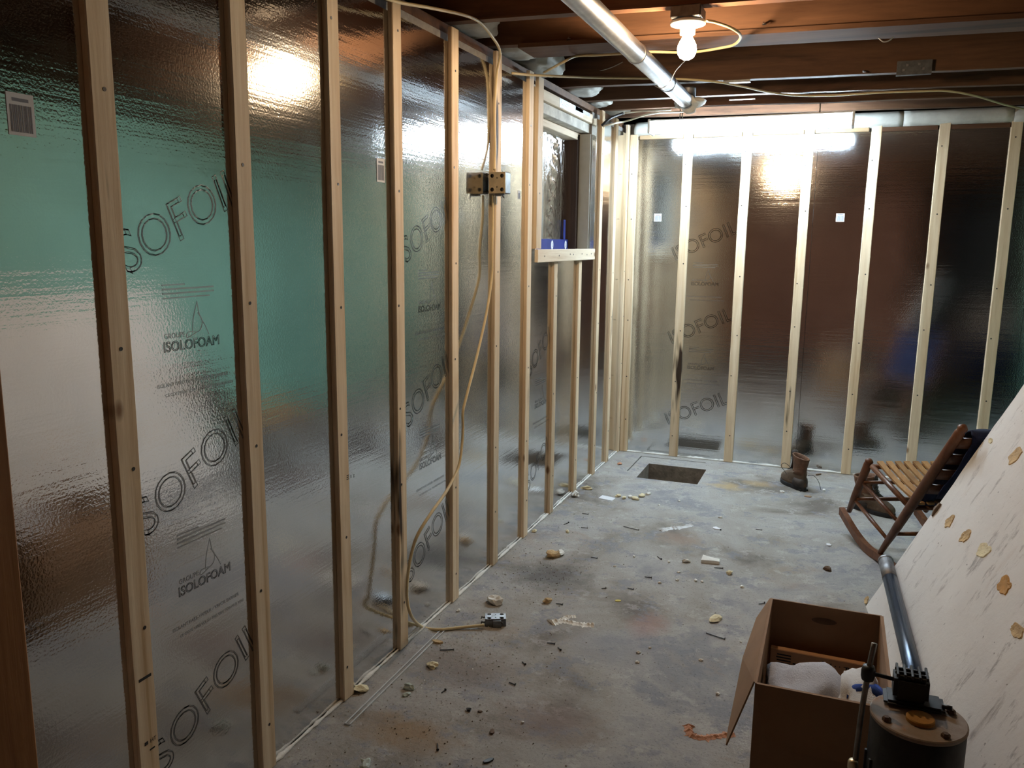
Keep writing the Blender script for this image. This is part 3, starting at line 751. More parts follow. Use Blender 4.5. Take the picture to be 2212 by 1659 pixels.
# ------------------------------------------------------------------ electrical boxes
def cut(o, holes, depth):
    bm = bmesh.new()
    for x, z, r_ in holes:
        rings = [[(x+r_*math.cos(2*math.pi*k/16), y_, z+r_*math.sin(2*math.pi*k/16)) for k in range(16)] for y_ in (-.01, depth)]
        loft(bm, rings)
    bmesh.ops.recalc_face_normals(bm, faces=bm.faces)
    me = bpy.data.meshes.new('c'); bm.to_mesh(me); bm.free(); c = bpy.data.objects.new('c', me); COL.objects.link(c)
    c.parent = o.parent
    md = o.modifiers.new('b', 'BOOLEAN'); md.operation = 'DIFFERENCE'; md.solver = 'EXACT'; md.object = c
    bpy.context.view_layer.update()
    nm = bpy.data.meshes.new_from_object(o.evaluated_get(bpy.context.evaluated_depsgraph_get()))
    o.modifiers.clear(); o.data = nm; bpy.data.objects.remove(c); bpy.data.meshes.remove(me)
def ebox(name, M, lab, facemat, sidemat, dims=(.074, .060, .088)):
    t = thing(name, (0, 0, 0), lab, 'electrical box'); t.matrix_world = M
    a, d, h = dims
    bm = bmesh.new(); bx(bm, -a/2, a/2, 0, d, -h/2, h/2); bmesh.ops.bevel(bm, geom=bm.edges[:], offset=.003, segments=1, affect='EDGES'); bo = finish('box_body', bm, sidemat, t)
    fp_ = box('face_plate', (-a/2, a/2, -.002, -.0001, -h/2, h/2), facemat, t, .0006)
    hl = [(s_*a*.30, q_*h*.32, .0085) for s_ in (-1, 1) for q_ in (-1, 1)]+[(0, -.2*h, .003), (0, .22*h, .003)]
    cut(bo, hl, .012); cut(fp_, hl, .012)
    for s in (-1, 1):
        for q in (-1, 1):
            bm = bmesh.new(); lathe(bm, [(.0085, 0), (.0085, .0012)], 16); o = finish('knockout', bm, sidemat, t); o.location = (s*a*.30, .0119, q*h*.32); o.rotation_euler = (math.pi/2, 0, 0)
    for q in (-.2, .22):
        bm = bmesh.new(); lathe(bm, [(.003, 0), (.003, .0012)], 10); o = finish('screw_hole', bm, sidemat, t); o.location = (0, .0119, q*h); o.rotation_euler = (math.pi/2, 0, 0)
    for q in (-.4, .4):
        tube('ear_screw', [(-a/2, .012, q*h), (-a/2-.014, .012, q*h)], .0025, 'nail_steel', t, 6, 1)
        bm = bmesh.new(); lathe(bm, [(.006, 0), (.006, .003)], 10); o = finish('ear_ring', bm, 'nail_steel', t); o.location = (-a/2-.015, .012, q*h); o.rotation_euler = (0, math.pi/2, .4)
    box('cable_clamp', (-.012, .022, .002, .03, -h/2-.010, -h/2), 'dark_steel', t, .002)
    tube('clamp_screw', [(.02, .01, -h/2-.004), (.028, .008, -h/2-.018)], .003, 'nail_steel', t, 6, 1)
    return t
ebox('electrical_box', Matrix.Translation((.062, S5-.066, 1.725)), 'metal electrical box with four round knockouts screwed to a strip', 'brass_steel', 'dark_steel')
pf = atz(1066, 1352); M = Matrix.Translation((pf.x, pf.y+.02, .030)) @ Matrix.Rotation(math.radians(24), 4, 'Z') @ Matrix.Rotation(math.radians(-90), 4, 'X') @ Matrix.Rotation(math.radians(0), 4, 'Y')
ebox('electrical_box', M, 'loose grey metal electrical box lying on the concrete floor', 'galvanised', 'dark_steel', (.082, .056, .052))

# ------------------------------------------------------------------ dark post at the edge of the view
pq = box('trim_1', (-.0, .11, 0, .09, 0, ZC), 'post_wood', None, .004); pq.location = (.16, .507, 0)
tag(pq, 'dark orange-brown wooden post in front of the foil', kind='structure')

# ------------------------------------------------------------------ foam sealant along the foot of the walls
def bead(name, pts, lab):
    t = thing(name, pts[0], lab, 'sealant'); o = Vector(pts[0]); rings = []; bm = bmesh.new()
    P = []; 
    for a, b_ in zip(pts, pts[1:]):
        a, b_ = Vector(a), Vector(b_); n = int((b_-a).length/.02)
        for k in range(n): P.append(a.lerp(b_, k/n))
    P.append(Vector(pts[-1]))
    rad = []
    for k, p in enumerate(P):
        nz = noise.noise(Vector((k*.21, 3, 1)))+.6*noise.noise(Vector((k*.9, 1, 7)))
        rad.append(max(.0022, .006+.007*nz)); P[k] = p-o+Vector((0, .003*noise.noise(Vector((k*.5, 9, 2))), 0))
    sweep(bm, P, rad, 6); finish('bead', bm, 'white_foam', t, True)
bead('foam_sealant', [(FX+.006, 1.0, .004), (FX+.006, YF-.03, .004)], 'ragged white foam bead along the foot of the window wall')
bead('foam_sealant', [(FX+.04, YF-.006, .004), (2.9, YF-.006, .004)], 'ragged white foam bead along the foot of the end wall')

# ------------------------------------------------------------------ white plaster sheet leaning on the right
kb = .12
e_b = Vector((kb, -1, 0)).normalized(); e_h = Vector((1, kb, 0)).normalized()
P0 = atz(1870, 1310, 0.0)
pt = atplane(2212, 830, P0, e_b); lean = (pt-P0); e_u = lean.normalized(); PL = 1.34
n_p = e_b.cross(e_u).normalized()
if n_p.x > 0: n_p = -n_p
TH = .014
# local axes of the sheet: x along the bottom, y up the sheet, z out of the face
pan = thing('plaster_sheet', P0, 'scuffed white plaster sheet leaning to the side behind the cardboard box', 'plaster sheet')
Mp = Matrix(((e_b.x, e_u.x, n_p.x, P0.x), (e_b.y, e_u.y, n_p.y, P0.y), (e_b.z, e_u.z, n_p.z, P0.z), (0, 0, 0, 1)))
pan.matrix_world = Mp
bm = bmesh.new(); outl = []
rr = random.Random(4)
W_, H_ = 2.02, PL
for k in range(41): outl.append((W_*k/40, .0))
for k in range(1, 31): outl.append((W_, H_*k/30))
for k in range(1, 41): outl.append((W_-W_*k/40, H_))
for k in range(1, 30): outl.append((.004*rr.uniform(-1, 1), H_-H_*k/30))
v1 = [bm.verts.new((a, b_, 0)) for a, b_ in outl]; v2 = [bm.verts.new((a, b_, -TH)) for a, b_ in outl]
bm.faces.new(v1); bm.faces.new(v2[::-1])
for k in range(len(outl)): bm.faces.new((v1[k], v1[(k+1) % len(outl)], v2[(k+1) % len(outl)], v2[k]))
sh = finish('sheet', bm, 'plaster_panel', pan)
Mi = Mp.inverted()
def on_panel(px, py): return Mi @ atplane(px, py, P0, n_p)
for i, (px, py, a, b_, m, rot) in enumerate(((2052, 1127, .016, .030, 'tan_foam', .3), (2085, 1158, .016, .034, 'tan_foam', .3), (2171, 1264, .020, .036, 'rust_cap', 0), (2125, 1188, .022, .034, 'cream_foam', .2), (2193, 985, .017, .034, 'tan_foam', .2),
        (1872, 1296, .012, .016, 'tan_foam', 0), (2196, 1362, .02, .02, 'tan_foam', 0), (2140, 953, .010, .012, 'cream_foam', 0))):
    q = on_panel(px, py); bm = bmesh.new(); n = 22; ol = []
    for k in range(n):
        an = 2*math.pi*k/n; rr_ = 1+.45*noise.noise(Vector((math.cos(an)*1.6, math.sin(an)*1.6, i*3.7)))+.2*noise.noise(Vector((k*1.3, i, 0)))
        ol.append((a*2.1*rr_*math.cos(an), b_*.85*rr_*math.sin(an)))
    loft(bm, [[(x, y_, 0) for x, y_ in ol], [(x*.93, y_*.93, .003+.002*noise.noise(Vector((x*90, y_*90, i)))) for x, y_ in ol], [(x*.5, y_*.5, .0015+.002*noise.noise(Vector((x*190, y_*190, i)))) for x, y_ in ol]])
    o = finish('torn_patch', bm, m, pan); o.location = (q.x, q.y, .0); o.rotation_euler = (0, 0, rot)
q = on_panel(2024, 1102); bm = bmesh.new(); loft(bm, [[(-.004, -.03, 0), (.006, -.03, 0), (.006, -.03, .004), (-.004, -.03, .004)], [(-.008, .0, 0), (.010, 0, 0), (.010, 0, .012), (-.008, 0, .012)], [(-.006, .03, 0), (.008, .03, 0), (.008, .03, .008), (-.006, .03, .008)]]); o = finish('glue_chip', bm, 'brown_chip', pan); o.location = (q.x, q.y, .001)

# ------------------------------------------------------------------ metal pole lying on the sheet
RP = .027
off = n_p*(RP+.002)
q0 = atplane(1913, 1212, P0+off, n_p); q1 = atplane(1972, 1448, P0+off, n_p)
dv = (q1-q0).normalized(); tfl = (RP+.004-q1.z)/dv.z if dv.z < 0 else .2
q2 = q1+dv*max(0.05, min(tfl, .5))
po = thing('metal_pole', q2, 'blue-black metal pole with a bare grey end lying on the plaster sheet', 'pole')
bm = bmesh.new(); sweep(bm, [Vector(), q0+dv*.16-q2], RP, 20); finish('painted_pipe', bm, 'blue_black_steel', po, True)
bm = bmesh.new(); sweep(bm, [q0+dv*.16-q2, q0+dv*.015-q2], RP*1.03, 20); finish('bare_end', bm, 'grey_steel', po, True)
bm = bmesh.new(); sweep(bm, [q0+dv*.015-q2, q0+dv*.01-q2, q0-q2], [RP*1.03, RP*1.12, RP*1.12], 20); finish('end_collar', bm, 'grey_steel', po, True)

# ------------------------------------------------------------------ cardboard box and its contents
zb = .40
FLc, BLc = atz(1631, 1475, zb), atz(1666, 1292, zb)
ang = math.atan2(-(BLc-FLc).x, (BLc-FLc).y); DB, WB = (BLc-FLc).length, .315
cb = thing('cardboard_box', (FLc.x, FLc.y, 0), 'open brown cardboard box holding folded cloths', 'box', rotz=ang)
T = .005
bm = bmesh.new(); bx(bm, 0, WB, 0, DB, .003, .008); finish('bottom', bm, 'cardboard', cb)
for dm in ((0, WB, 0, T), (0, WB, DB-T, DB)):
    bm = bmesh.new(); bx(bm, dm[0], dm[1], dm[2], dm[3], .008, zb); finish('side_panel', bm, 'cardboard', cb)
for dm in ((0, T), (WB-T, WB)):
    bm = bmesh.new(); bx(bm, dm[0], dm[1], T, DB-T, .008, zb); finish('side_panel', bm, 'cardboard', cb)
# handle hole print
bm = bmesh.new(); bmesh.ops.create_circle(bm, cap_ends=True, segments=24, radius=.03)
for v in bm.verts: v.co = Vector((v.co.x*1.2, 0, v.co.y*.35))
o = finish('maker_stamp', bm, 'brown_chip', cb); o.location = (WB*.5, DB-T-.0008, zb-.045)
def flap(pts, th=.004):
    bm = bmesh.new(); a = [Vector(p) for p in pts]; n = (a[1]-a[0]).cross(a[-1]-a[0]).normalized()*th
    v1 = [bm.verts.new(p) for p in a]; v2 = [bm.verts.new(p+n) for p in a]
    bm.faces.new(v1); bm.faces.new(v2[::-1])
    for k in range(len(a)): bm.faces.new((v1[k], v1[(k+1) % len(a)], v2[(k+1) % len(a)], v2[k]))
    return finish('flap', bm, 'cardboard', cb)
flap([(0, .004, zb), (0, DB-.004, zb), (-.035, DB-.03, zb-.06), (-.055, DB*.62, zb-.11), (-.058, .30, zb-.15), (-.062, .08, zb-.19), (-.06, .02, zb-.20)])
flap([(WB, DB-.004, zb), (WB, .004, zb), (WB+.03, .03, zb-.16), (WB+.03, DB-.03, zb-.16)])
flap([(.004, 0, zb), (WB-.004, 0, zb), (WB-.03, -.02, zb-.15), (.03, -.02, zb-.15)][::-1])
def in_box(x, y, z): return (Matrix.Translation((FLc.x, FLc.y, 0)) @ Matrix.Rotation(ang, 4, 'Z')) @ Vector((x, y, z))
# smaller printed carton inside
q = in_box(.012, DB-.10, .16)
sc_ = thing('small_carton', q, 'small orange-tan printed carton standing inside the cardboard box', 'box', rotz=ang-.02)
box('carton', (0, .265, 0, .022, -.145, .125), 'cardboard_orange', sc_, .002)
for (u_, zz, wd, hh) in ((.02, .108, .04, .004), (.018, .099, .042, .004), (.02, .090, .04, .004), (.022, .081, .036, .004), (.066, .086, .008, .004)):
    box('printed_line', (u_, u_+wd, -.0008, 0, zz, zz+hh), 'print_black', sc_)
for (u_, zz, wd, hh) in ((.148, .106, .003, .008), (.151, .106, .012, .0018), (.170, .104, .003, .007), (.165, .104, .005, .0018), (.182, .103, .003, .003), (.194, .104, .003, .003), (.206, .106, .014, .002), (.212, .099, .004, .008), (.218, .098, .004, .009)):
    box('printed_mark', (u_, u_+wd, -.0008, 0, zz, zz+hh), 'print_black', sc_)
box('printed_line', (.20, .24, -.0008, 0, .035, .039), 'print_black', sc_)
# cloths
def cloth(name, lc, size, seed, mat, lab, cat='cloth'):
    t = thing(name, in_box(*lc), lab, cat, rotz=ang); bm = bmesh.new()
    res = bmesh.ops.create_icosphere(bm, subdivisions=4, radius=.5)
    for v in res['verts']:
        d = v.co.normalized(); k = 1+.30*noise.noise(d*1.7+Vector((seed, 0, 0)))+.10*noise.noise(d*4.5+Vector((0, seed, 0)))+.03*noise.noise(d*13)
        e = [math.copysign(abs(a)**.75, a) for a in d]
        v.co = Vector((e[0]*size[0]*.5*k, e[1]*size[1]*.5*k, max(e[2]*size[2]*.5*k, -size[2]*.32)))
        v.co.x = min(max(v.co.x, .008-lc[0]), WB-.008-lc[0]); v.co.y = min(max(v.co.y, .008-lc[1]), DB-.112-lc[1])
    finish('folded_cloth', bm, mat, t, True); return t
cloth('grey_towel', (.118, .15, .268), (.225, .275, .185), 3, 'cloth_grey', 'bunched light grey fleece towel inside the cardboard box')
bl_ = cloth('blue_white_cloth', (.248, .15, .295), (.12, .26, .165), 8, 'cloth_white', 'crumpled white and blue cloth inside the cardboard box')
bm = bmesh.new(); rings = []
for k in range(15):
    a = -.2+2.3*k/14; rings.append([(.07*math.cos(a)*1.0+.004, -.02+.02*math.sin(a*2)+s*.030*(1+.3*math.sin(a*3)), .080*math.sin(a)+.002+e) for s, e in ((-1, 0), (0, .006), (1, 0), (1, -.006), (0, -.003), (-1, -.006))])
loft(bm, rings); finish('blue_stripe', bm, 'cloth_blue', bl_, True)
t = thing('added_filler', in_box(.16, .25, .11), 'invented cardboard-coloured packing under the cloths in the cardboard box', 'filler', rotz=ang)  # invented block, added where the box interior is only in shade; props the cloths
box('sheet', (-.14, .145, -.235, .15, -.10, .04), 'cardboard', t, .01)

# ------------------------------------------------------------------ rusty pump canister
cz = .50; cc = atz(1984, 1547, cz); CR = .093
pu = thing('pump_canister', (cc.x, cc.y, 0), 'old black pump canister with a rusty lid beside the cardboard box', 'pump')
bm = bmesh.new(); lathe(bm, [(CR*.96, 0), (CR, .01), (CR, cz-.012), (CR*.985, cz-.010)], 48); finish('canister', bm, 'black_paint', pu, True)
for k in range(16):
    a = 2*math.pi*k/16
    o = box('cooling_rib', (-.004, .004, CR-.001, CR+.0045, .12, cz-.10), 'black_paint', pu, .001); o.rotation_euler = (0, 0, a)
bm = bmesh.new(); lathe(bm, [(CR*1.0, cz-.010), (CR*1.02, cz-.007), (CR*1.02, cz-.002), (CR*.99, cz)], 48); finish('lid', bm, 'rust_lid', pu)
bm = bmesh.new(); lathe(bm, [(.028, cz), (.028, cz+.007), (.026, cz+.009)], 28, (.002, -.018, 0)); finish('rust_plug', bm, 'rust_cap', pu)
for a in (-2.55, -.95, .55, 2.2):
    bm = bmesh.new(); lathe(bm, [(.009, cz), (.009, cz+.006), (.006, cz+.009)], 6, (CR*.83*math.cos(a), CR*.83*math.sin(a), 0)); finish('bolt', bm, 'brown_chip', pu)
sw = Vector((-.012, .052, cz))
bm = bmesh.new(); bx(bm, sw.x-.055, sw.x+.065, sw.y-.035, sw.y+.035, cz, cz+.012); bmesh.ops.bevel(bm, geom=bm.edges[:], offset=.008, segments=2, affect='EDGES'); finish('switch_base', bm, 'black_plastic', pu)
bm = bmesh.new(); bx(bm, sw.x-.038, sw.x+.032, sw.y-.028, sw.y+.03, cz+.012, cz+.068); bmesh.ops.bevel(bm, geom=bm.edges[:], offset=.008, segments=2, affect='EDGES'); sb_ = finish('switch_housing', bm, 'black_plastic', pu)
for k in range(5):
    x = sw.x-.034+k*.0145; box('fin', (x, x+.005, sw.y-.026, sw.y+.028, cz+.066, cz+.074), 'black_plastic', sb_, .001)
for k in range(2): box('fin', (sw.x-.036, sw.x+.030, sw.y-.012+k*.018, sw.y-.008+k*.018, cz+.066, cz+.073), 'black_plastic', sb_, .001)
tube('terminal', [(sw.x+.06, sw.y-.012, cz+.012), (sw.x+.078, sw.y-.018, cz+.014)], .005, 'black_plastic', pu, 8, 1)
tube('float_arm', [(sw.x-.036, sw.y-.01, cz+.052), (sw.x-.075, sw.y-.015, cz+.058), (sw.x-.088, sw.y-.018, cz+.060)], .0045, 'black_plastic', pu, 8, 1)
# float rod
rx, ry = sw.x-.094, sw.y-.018
tube('float_rod', [(rx-.016, ry-.055, .0), (rx-.006, ry-.02, cz-.10), (rx+.004, ry, cz+.055), (rx+.012, ry+.012, cz+.125)], .0062, 'rod_steel', pu, 10, 4)
bm = bmesh.new(); lathe(bm, [(.0125, cz+.044), (.0145, cz+.052), (.0145, cz+.066), (.012, cz+.076)], 16, (rx+.004, ry, 0)); finish('rod_collar', bm, 'black_plastic', pu, True)
bm = bmesh.new(); lathe(bm, [(.010, cz-.16), (.011, cz-.155), (.011, cz-.14), (.008, cz-.135)], 12, (rx-.012, ry-.03, 0)); finish('rod_stop', bm, 'brass_steel', pu, True)

# ------------------------------------------------------------------ rocking chair
c_ang = .40
cb_ = Vector((c_ang, -math.sqrt(1-c_ang**2), 0)); cw_ = Vector((-cb_.y, cb_.x, 0))
B0 = atz(1897, 1205, .04)+Vector((.008, .05, 0))
def SZ(px, py):
    p = atplane(px, py, B0, cw_)-B0; return p.dot(cb_), p.z+.04
ch = thing('rocking_chair', (B0.x, B0.y, 0), 'brown wooden rocking chair with a slatted seat behind the plaster sheet', 'chair')
WC = .40
def C3(s, z, wv=0.0): return cb_*s+cw_*wv+Vector((0, 0, z))
Bt, At, Ab = SZ(2083, 920), SZ(1879, 993), SZ(1834, 1104)
ra, rb = SZ(1884, 1008), SZ(1965, 1095)
tip = SZ(1818, 1103)
for wv in (0, WC):
    sp = (wv > 0)*.0
    bm = bmesh.new(); pts = [C3(.0, .045, wv), C3(Bt[0]*.25, .045+(Bt[1]-.045)*.25, wv), C3(Bt[0]*.5, .045+(Bt[1]-.045)*.5, wv), C3(Bt[0]*.75, .045+(Bt[1]-.045)*.75, wv), C3(Bt[0]*.955, .045+(Bt[1]-.045)*.955, wv), C3(Bt[0]*.965, .045+(Bt[1]-.045)*.965, wv), C3(Bt[0]*.985, .045+(Bt[1]-.045)*.985, wv), C3(Bt[0], Bt[1], wv)]
    sweep(bm, pts, [.012, .020, .0215, .021, .020, .015, .020, .011], 14); finish('back_post', bm, 'chair_wood', ch, True)
    bm = bmesh.new(); dA = (At[0]-Ab[0], At[1]-Ab[1]); pts = [C3(Ab[0]+dA[0]*k, Ab[1]+dA[1]*k, wv) for k in (0, .3, .6, .93, .945, .97, 1)]
    sweep(bm, pts, [.013, .019, .020, .020, .016, .020, .012], 14); finish('front_post', bm, 'chair_wood', ch, True)
    # rocker: arc from the raised front tip to behind the back post
    P_ = [tip, SZ(1850, 1150), SZ(1876, 1182), (.0, .028), (.16, .032), (.30, .06)]
    P_[1] = (P_[1][0], max(.026, P_[1][1]-.012)); P_[2] = (P_[2][0], .022)
    sp_ = spline([(a, b_, 0) for a, b_ in P_], 5); rings = []
    for i, p in enumerate(sp_):
        h = .019
        rings.append([C3(p.x, p.y+h, wv-.014), C3(p.x, p.y+h, wv+.014), C3(p.x, max(.0015, p.y-h), wv+.014), C3(p.x, max(.0015, p.y-h), wv-.014)])
    bm = bmesh.new(); loft(bm, rings); bmesh.ops.recalc_face_normals(bm, faces=bm.faces); finish('rocker', bm, 'chair_wood', ch)
    for a, b_ in (((1866, 1046), (1941, 1128)), ((1849, 1083), (1917, 1165))):
        A_, B_ = SZ(*a), SZ(*b_); bm = bmesh.new(); sweep(bm, [C3(*A_, wv), C3((A_[0]+B_[0])/2, (A_[1]+B_[1])/2, wv), C3(*B_, wv)], [.008, .0105, .008], 10); finish('side_stretcher', bm, 'chair_wood', ch, True)
    bm = bmesh.new(); sweep(bm, [C3(*ra, wv), C3(*rb, wv)], .013, 10); finish('side_rail', bm, 'chair_wood', ch, True)
for (s, z) in (SZ(1866, 1042), SZ(1850, 1078)):
    bm = bmesh.new(); sweep(bm, [C3(s, z, 0), C3(s, z, WC/2), C3(s, z, WC)], [.008, .0105, .008], 10); finish('front_stretcher', bm, 'chair_wood', ch, True)
for k in (.18, .40):
    s, z = Bt[0]*k, .045+(Bt[1]-.045)*k
    bm = bmesh.new(); sweep(bm, [C3(s, z, 0), C3(s, z, WC/2), C3(s, z, WC)], [.009, .011, .009], 10); finish('back_stretcher', bm, 'chair_wood', ch, True)
bm = bmesh.new(); sweep(bm, [C3(*ra, 0), C3(*ra, WC)], .013, 10); finish('seat_rail', bm, 'chair_wood', ch, True)
ns = 8; sd = Vector((rb[0]-ra[0], rb[1]-ra[1])).length
for k in range(ns):
    w0 = .028+k*(WC-.05)/ns; w1 = w0+(WC-.05)/ns-.015; rings = []
    for q in range(9):
        f = q/8; s = ra[0]-.012+(rb[0]-ra[0]+.03)*f; z = ra[1]+(rb[1]-ra[1])*f+.015-.012*math.sin(math.pi*f)
        rings.append([C3(s, z, w0), C3(s, z, w1), C3(s, z+.010, w1), C3(s, z+.010, w0)])
    bm = bmesh.new(); loft(bm, rings); finish('seat_slat', bm, 'slat_wood', ch)
for k in range(4):
    f0 = .55+.11*k
    rings = []
    for q in range(9):
        w_ = .012+(WC-.024)*q/8; bow = .03*math.sin(math.pi*q/8)
        s, z = Bt[0]*f0+bow, .045+(Bt[1]-.045)*f0-.01; ux, uz = Bt[0]*.06, (Bt[1]-.045)*.06
        rings.append([C3(s, z, w_), C3(s+.009, z-.007, w_), C3(s+ux+.009, z+uz-.007, w_), C3(s+ux, z+uz, w_)])
    bm = bmesh.new(); loft(bm, rings); finish('back_slat', bm, 'chair_wood', ch, True)
# jacket over the chair back
jk = thing('navy_jacket', B0*1.0, 'dark navy jacket hung over the back of the rocking chair', 'jacket'); jk.location = (B0.x, B0.y, 0)
bm = bmesh.new(); rows = []
for i in range(23):
    f = i/22; row = []
    for j in range(17):
        w_ = .045+(WC-.06)*j/16
        if f < .42: s0 = f/.42; k = .36+.585*s0; ofs = -.030   # front side of the back
        elif f < .58: k = .945+.022*math.sin(math.pi*(f-.42)/.16); ofs = -.030+.075*(f-.42)/.16
        else: k = .945-.40*(f-.58)/.42; ofs = .045
        s, z = Bt[0]*k, .045+(Bt[1]-.045)*k
        wr_ = .012*math.sin(w_*60+f*5)+.012*noise.noise(Vector((w_*12, f*6, 3)))
        row.append(bm.verts.new(C3(s+(ofs+wr_*(1 if ofs > 0 else -1))*.78, z-(ofs)*.62, w_+.008*noise.noise(Vector((f*7, w_*5, 1))))))
    rows.append(row)
for a, b_ in zip(rows, rows[1:]):
    for j in range(16): bm.faces.new((a[j], a[j+1], b_[j+1], b_[j]))
bmesh.ops.recalc_face_normals(bm, faces=bm.faces)
bmesh.ops.solidify(bm, geom=bm.faces[:], thickness=.006); finish('cloth', bm, 'cloth_navy', jk, True)
bm = bmesh.new(); lump(bm, C3(Bt[0]*.80-.04, Bt[1]*.80, .07), (.012, .012, .02), 2, 2, .1, 0, False); finish('snap', bm, 'galvanised', jk, True)

# ------------------------------------------------------------------ boots
def boot(loc, rz, lab, lace_pts):
    t = thing('work_boot', loc, lab, 'boot', rotz=rz); t.scale = (.86,)*3
    def ell(cx, z, a, b_, n=20, k=1.0, tilt=0):   # outline in plan: x forward
        return [(cx+a*math.cos(2*math.pi*i/n), b_*math.sin(2*math.pi*i/n)*(1+.12*math.cos(2*math.pi*i/n)), z+tilt*math.cos(2*math.pi*i/n)) for i in range(n)]
    def plan(z, gr=0.0, n=28):
        out = []
        for i in range(n):
            a = 2*math.pi*i/n; x = .148*math.cos(a); y_ = math.sin(a)*(.046+.010*math.cos(a-.5)+(.004 if math.cos(a) > 0 else 0)-.006*math.exp(-((x+.02)/.035)**2))
            out.append((x*(1+gr), y_*(1+gr*2.2), z))
        return out
    bm = bmesh.new(); loft(bm, [plan(0), plan(.006, .02), plan(.024, .02), plan(.030, .0)]); finish('sole', bm, 'sole_rubber', t)
    bm = bmesh.new(); bx(bm, -.135, -.06, -.030, .030, 0, .012); finish('heel', bm, 'sole_rubber', t)
    # foot upper
    rings = [plan(.029, -.01), plan(.045, .0), plan(.060, -.02)]
    n = 28
    for z, x0, x1, b_ in ((.078, -.140, .128, .047), (.094, -.136, .095, .044), (.110, -.133, .052, .042), (.125, -.130, .015, .041)):
        cx, a = (x0+x1)/2, (x1-x0)/2; rings.append([(cx+a*math.cos(2*math.pi*i/n), b_*math.sin(2*math.pi*i/n), z) for i in range(n)])
    bm = bmesh.new(); loft(bm, rings); finish('vamp', bm, 'leather_pale', t, True)
    bm = bmesh.new(); rings = [[(-.068+(.074+g)*math.cos(2*math.pi*i/n)-(.004), (.049+g)*math.sin(2*math.pi*i/n), z) for i in range(n)] for z, g in ((.030, -.002), (.06, -.002), (.085, -.006))]
    loft(bm, rings); finish('heel_counter', bm, 'leather_dark', t, True)
    bm = bmesh.new(); rings = []
    for z, g, dx in ((.110, .0, 0), (.14, -.006, -.002), (.17, -.004, -.004), (.20, .0, -.006), (.222, .004, -.006), (.236, .008, -.006), (.240, .004, -.006), (.236, -.002, -.006), (.20, -.006, -.006), (.15, -.012, -.004), (.128, -.02, 0)):
        rings.append([(-.062+dx+(.070+g)*math.cos(2*math.pi*i/n), (.044+g)*math.sin(2*math.pi*i/n), z+.012*math.sin(2*math.pi*i/n*1.0+1.0)*(z > .18)) for i in range(n)])
    loft(bm, rings); finish('shaft', bm, 'leather', t, True)
    bm = bmesh.new(); loft(bm, [[(-.066+.052*math.cos(2*math.pi*i/n), .032*math.sin(2*math.pi*i/n), z) for i in range(n)] for z in (.129, .195)]); finish('lining', bm, 'leather_dark', t, True)
    bm = bmesh.new(); rings = []
    for x, z in ((.06, .112), (.02, .135), (.006, .18), (.006, .235), (.016, .262)):
        rings.append([(x, -.024, z), (x+.004, .0, z+.006), (x, .024, z), (x-.007, .022, z), (x-.003, 0, z+.004), (x-.007, -.022, z)])
    loft(bm, rings); finish('tongue', bm, 'leather_dark', t, True)
    for k in range(4):
        z = .135+k*.026; x = .024-.018*min(1, k/1.5)
        tube('lace', [(x-.02, -.030, z), (x+.006, -.01, z+.008), (x+.006, .012, z+.012), (x-.02, .030, z+.016)], .0022, 'cable_black', t, 6, 3)
    for P_ in lace_pts: tube('lace', P_, .002, 'cable_black', t, 6, 5)
    return t
hq, tq = atz(1742, 1064), atz(1688, 1036)
mid = hq.lerp(tq, .5); a = math.atan2((tq-hq).y, (tq-hq).x)
boot((mid.x, mid.y, 0), a, 'scuffed brown work boot standing upright by the end wall', [[(-.02, .04, .14), (.02, .07, .17), (.06, .075, .14), (.05, .05, .10), (.03, .042, .08)], [(-.09, -.05, .10), (-.10, -.09, .10), (-.12, -.12, .06), (-.14, -.13, .004)]])
hq, tq = atz(1846, 1098), atz(1934, 1122)
mid = hq.lerp(tq, .5); a = math.atan2((tq-hq).y, (tq-hq).x)
boot((mid.x-.01, mid.y+.02, 0), a, 'scuffed brown work boot behind the rocking chair front legs', [[(.0, -.035, .19), (.03, -.06, .17), (.05, -.05, .20)], [(-.06, -.05, .08), (-.10, -.10, .04), (-.15, -.11, .004)]])

# ------------------------------------------------------------------ things on the far side, seen only in the foil
t = thing('blue_tote', (3.02, .42, 0), 'blue plastic tote standing by the teal wall', 'tote')
bm = bmesh.new(); loft(bm, [[(-.17, -.24, 0), (.17, -.24, 0), (.17, .24, 0), (-.17, .24, 0)], [(-.20, -.28, .36), (.20, -.28, .36), (.20, .28, .36), (-.20, .28, .36)]]); finish('tub', bm, 'blue_tote', t)
box('lid', (-.215, .215, -.295, .295, .36, .385), 'blue_tote', t, .006)
t = thing('white_sack', (3.02, .42, .386), 'stuffed white plastic sack on the blue tote', 'sack')
bm = bmesh.new(); lump(bm, (0, 0, .06), (.40, .46, .44), 5, 4, .18, 0); finish('sack', bm, 'white_bag', t, True)

